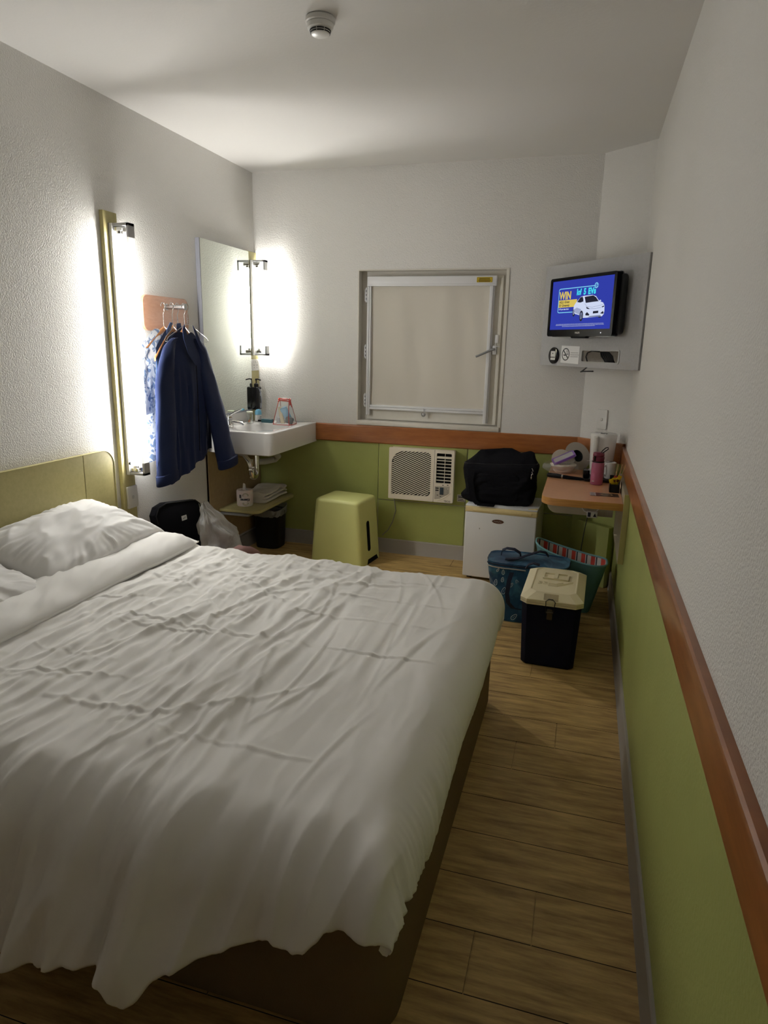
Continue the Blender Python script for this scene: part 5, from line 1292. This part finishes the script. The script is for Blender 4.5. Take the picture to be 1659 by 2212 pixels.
loft(b, [[p + Vector((0, 0, .0)) for p in tp_], [p + Vector((0, 0, .012)) for p in tp_], [Vector((cxb, cyb + .02, 0)) + (p - Vector((cxb, cyb + .02, 0))) * .95 + Vector((0, 0, .02)) for p in tp_], [Vector((cxb + .01, cyb + .02, .020)) + Vector(((p.x - cxb) * .5, (p.y - cyb - .02) * .5, p.z)) for p in tp_]]); add('lid', b, SEAPRINT, t, angle=60)
b = BM(); tube(b, [p * 1 + Vector((0, 0, .001)) for p in tp_], .0035, 6, closed=True); add('lid_piping', b, mat('navy_webbing', (.010, .014, .035, 1), .8), t)
NW = bpy.data.materials['navy_webbing']
b = BM(); tube(b, [cb(.50 + .25 * k / 24 * 1.0, .955) + Vector((0, -.003, 0)) for k in range(25)], .0032, 6); add('zip', b, mat('cream_zip', (.45, .40, .33, 1), .6), t)
def webbing(P, wd=.014, th=.002, axis=(1, 0, 0)):
    bb = BM(); ax_ = Vector(axis).normalized(); rg = []
    for i, p in enumerate(P):
        p = Vector(p); d = (Vector(P[min(i + 1, len(P) - 1)]) - Vector(P[max(i - 1, 0)])).normalized(); nn = d.cross(ax_).normalized()
        rg.append([p - ax_ * wd + nn * th, p + ax_ * wd + nn * th, p + ax_ * wd - nn * th, p - ax_ * wd - nn * th])
    loft(bb, rg); return bb
b = webbing([(1.855, 3.105, .02 + .0), (1.858, 3.100, .12), (1.865, 3.085, .20), (1.885, 3.098, .285)], .012); b.free()
fy = cyb - .118
b = webbing([(1.905, fy - .012, .275), (1.895, fy - .030, .235), (1.890, fy - .042, .17), (1.898, fy - .038, .12), (1.925, fy - .022, .085), (1.955, fy - .012, .08)], .011); add('handle', b, NW, t, angle=60)
b = webbing([(1.83, 3.27, .318), (1.835, 3.26, .345), (1.86, 3.245, .362), (1.90, 3.24, .362), (1.93, 3.24, .345), (1.935, 3.245, .320)], .012, .002, (0, 1, .2)); add('handle', b, NW, t, angle=60)
b = webbing([(1.86, 3.19, .320), (1.92, 3.20, .325), (1.98, 3.23, .345), (2.03, 3.25, .362), (2.06, 3.26, .355), (2.075, 3.265, .335)], .012, .002, (0, 1, .1)); add('handle', b, NW, t, angle=60)
b = webbing([(1.97, 3.13, .30), (1.985, 3.10, .33), (2.01, 3.09, .345), (2.04, 3.10, .335)], .012, .002, (0, 1, .1)); add('handle', b, NW, t, angle=60)
# white line drawings of leaves and fish on its side
FI = mat('pale_line_print', (.62, .70, .74, 1), .6); b = BM()
def onbag(x, z, out=.0015):
    best = None
    for k in range(400, 801):
        p = cb(k / 800, max(0, min(1, (z - .002) / .295)))
        if best is None or abs(p.x - x) < abs(best.x - x): best = p
    return Vector((x, best.y - out, z))
for (x, z, s, r) in ((1.858, .262, .013, 0), (1.857, .222, .013, .1), (1.868, .165, .019, .25), (1.93, .032, .020, .7), (1.822, .200, .016, .1), (1.905, .200, .012, .5), (1.87, .03, .012, .4), (1.845, .105, .014, .4), (1.895, .253, .009, .2), (1.935, .215, .016, -.5), (1.83, .27, .010, .5)):
    P = []
    for k in range(17):
        a = 2 * PI * k / 16; lx = .42 * s * math.sin(a) * (1.1 - .3 * math.cos(a)); lz = s * math.cos(a)
        P.append(onbag(x + lx * math.cos(r) + lz * math.sin(r), max(.012, z + lz * math.cos(r) - lx * math.sin(r))))
    tube(b, P, .0012, 5); tube(b, [onbag(x + .5 * s * math.sin(r) * k, max(.012, z + .5 * s * math.cos(r) * k)) for k in (-1, 0, .9)], .0007, 5)
add('fish_print', b, FI, body)

t = thing('beach_bag', 'open teal insulated bag with red and white striped lining behind the blue bag', 'bag', (2.19, 3.46, 0))
TEAL = mat('teal_fabric', (.12, .27, .28, 1), .7, bump=(200, .25, .001)); 
STR = mat('striped_lining', (.6, .6, .58, 1), .7)
nt = STR.node_tree; N = nt.nodes; L = nt.links; tc = N.new('ShaderNodeTexCoord'); sx_ = N.new('ShaderNodeSeparateXYZ'); L.new(tc.outputs['Object'], sx_.inputs[0])
m1 = N.new('ShaderNodeMath'); m1.operation = 'MULTIPLY'; m1.inputs[1].default_value = 19.0; L.new(sx_.outputs[0], m1.inputs[0])
m2 = N.new('ShaderNodeMath'); m2.operation = 'FRACT'; L.new(m1.outputs[0], m2.inputs[0])
rp = N.new('ShaderNodeValToRGB'); rp.color_ramp.interpolation = 'CONSTANT'; E_ = rp.color_ramp.elements
E_[0].position = 0; E_[0].color = (.55, .055, .035, 1); E_[1].position = .40; E_[1].color = (.55, .56, .53, 1)
e = E_.new(.50); e.color = (.02, .025, .04, 1); e = E_.new(.62); e.color = (.58, .58, .55, 1)
L.new(m2.outputs[0], rp.inputs[0]); L.new(rp.outputs[0], N['Principled BSDF'].inputs['Base Color'])
cx2, cy2 = 2.185, 3.485
def bb2(u, v, k=1.0):
    a = 2 * PI * u; c_, s_ = math.cos(a), math.sin(a); sxx = (abs(c_) ** .6) * (1 if c_ > 0 else -1); syy = (abs(s_) ** .6) * (1 if s_ > 0 else -1)
    hw = (.125 + .068 * v) * k; hd = (.085 + .02 * v) * k
    tilt = -.030 * sxx * v
    return Vector((cx2 + sxx * hw + .02 * v * 0, cy2 + syy * hd - .05 * sxx * .9 + .006 * fbm(u * 8, v * 3, 1, 2), .003 + .300 * v + tilt + .010 * math.cos(2 * a) * v))
b = BM(); loft(b, [[bb2(j / 72, 0) for j in range(72)]] * 1 + [[bb2(j / 72, i / 20) for j in range(72)] for i in range(1, 21)], cap=False)
add('outer_shell', b, TEAL, t, angle=60)
b = BM(); loft(b, [[bb2(j / 72, 1 - i / 12 * .9, .975) for j in range(72)] for i in range(13)], cap=False); add('lining', b, STR, t, angle=60)
b = BM(); tube(b, [bb2(j / 72, 1.0, .99) for j in range(72)], .0055, 8, closed=True); add('rim', b, mat('light_teal_binding', (.17, .38, .42, 1), .6), t)
b = BM()
def ff(u, v): p = bb2(u, .72, .86 * v); return p + Vector((0, 0, .015 * fbm(u * 9, v * 4, 2, 2)))
grid(b, 40, 8, ff); add('silver_flap', b, mat('foil', (.45, .45, .46, 1), .3, metal=.7), t, angle=70)

t = thing('cooler_box', 'navy cooler box with cream octagonal lid standing on the floor', 'cooler', (2.128, 2.868, 0), math.radians(-1.5))
def octo(w_, d_, c_, z, dy=0): return [(-w_ + c_, -d_ + dy, z), (w_ - c_, -d_ + dy, z), (w_, -d_ + c_ + dy, z), (w_, d_ - c_ + dy, z), (w_ - c_, d_ + dy, z), (-w_ + c_, d_ + dy, z), (-w_, d_ - c_ + dy, z), (-w_, -d_ + c_ + dy, z)]
W_, D_ = .116, .205; LH = .296
b = BM(); loft(b, [octo(W_ - .006, D_ - .006, .018, .001), octo(W_, D_, .02, .008), octo(W_ + .012, D_ + .012, .024, LH)])
cbx = b; me_ = None
add('box', b, COOLN, t, local=True, smooth=False)
b = BM()
loft(b, [octo(W_ + .016, D_ + .016, .028, LH), octo(W_ + .020, D_ + .020, .030, LH + .003), octo(W_ + .020, D_ + .020, .030, LH + .009), octo(W_ + .017, D_ + .017, .029, LH + .0105), octo(W_ + .020, D_ + .020, .030, LH + .012), octo(W_ + .020, D_ + .020, .030, LH + .024), octo(W_ + .017, D_ + .017, .029, LH + .027), octo(W_ - .016, D_ - .030, .030, LH + .048), octo(W_ - .019, D_ - .033, .028, LH + .048), octo(W_ - .023, D_ - .038, .024, LH + .0445)])
lid = add('lid', b, COOLL, t, local=True, smooth=False)
zt = LH + .0445
b = BM()
holed(b, rrect(-.060, .058, .010, .098, .008), rrect(-.053, .051, .018, .090, .004), zt - .001, zt + .007)
box(b, -.010, .008, .012, .096, zt - .001, zt + .007, .001); add('handle_rim', b, COOLL, lid, local=True, smooth=False)
b = BM()
for i in range(2):
    for (dx, dy, w2, h2) in ((0, 0, .004, .024), (.006, 0, .004, .010), (.012, .004, .004, .018), (.0, .028, .016, .003), (.006, .016, .010, .003)): box(b, -.074 + i * .024 + dx, -.074 + i * .024 + dx + w2, -.062 + dy, -.062 + dy + h2, zt - .001, zt + .0025)
for k in range(5):
    y = -.078 + k * .009; tube(b, [(-.028, y, zt + .0003), (.012 - k * .001, y, zt + .0003), (.052, y + .040 - k * .001, zt + .0003), (.078, y + .068, zt + .0003)] if k < 3 else [(-.028, y, zt + .0003), (.006, y, zt + .0003), (.036, y + .028, zt + .0003)], .0016, 6)
add('embossing', b, COOLL, lid, local=True)
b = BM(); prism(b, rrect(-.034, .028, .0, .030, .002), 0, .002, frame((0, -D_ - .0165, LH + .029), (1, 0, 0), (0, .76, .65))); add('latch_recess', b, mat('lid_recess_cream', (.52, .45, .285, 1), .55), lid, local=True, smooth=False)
b = BM(); yb = -D_ - .024
tube(b, [(-.020, yb - .002, LH - .028), (-.023, yb - .004, LH + .026), (-.012, yb + .006, LH + .034), (.006, yb + .006, LH + .034), (.017, yb - .004, LH + .026), (.012, yb - .002, LH - .028)], .0018, 8)
add('latch_bail', b, BLACK, t, local=True)
b = BM(); box(b, -.016, .008, -D_ - .020, -D_ - .008, LH - .062, LH - .012, .003, 2); tube(b, [(-.018, -D_ - .024, LH - .025), (.010, -D_ - .024, LH - .025)], .004, 10)
add('latch_plate', b, mat('dark_brass', (.10, .085, .06, 1), .35, metal=.6), t, local=True)
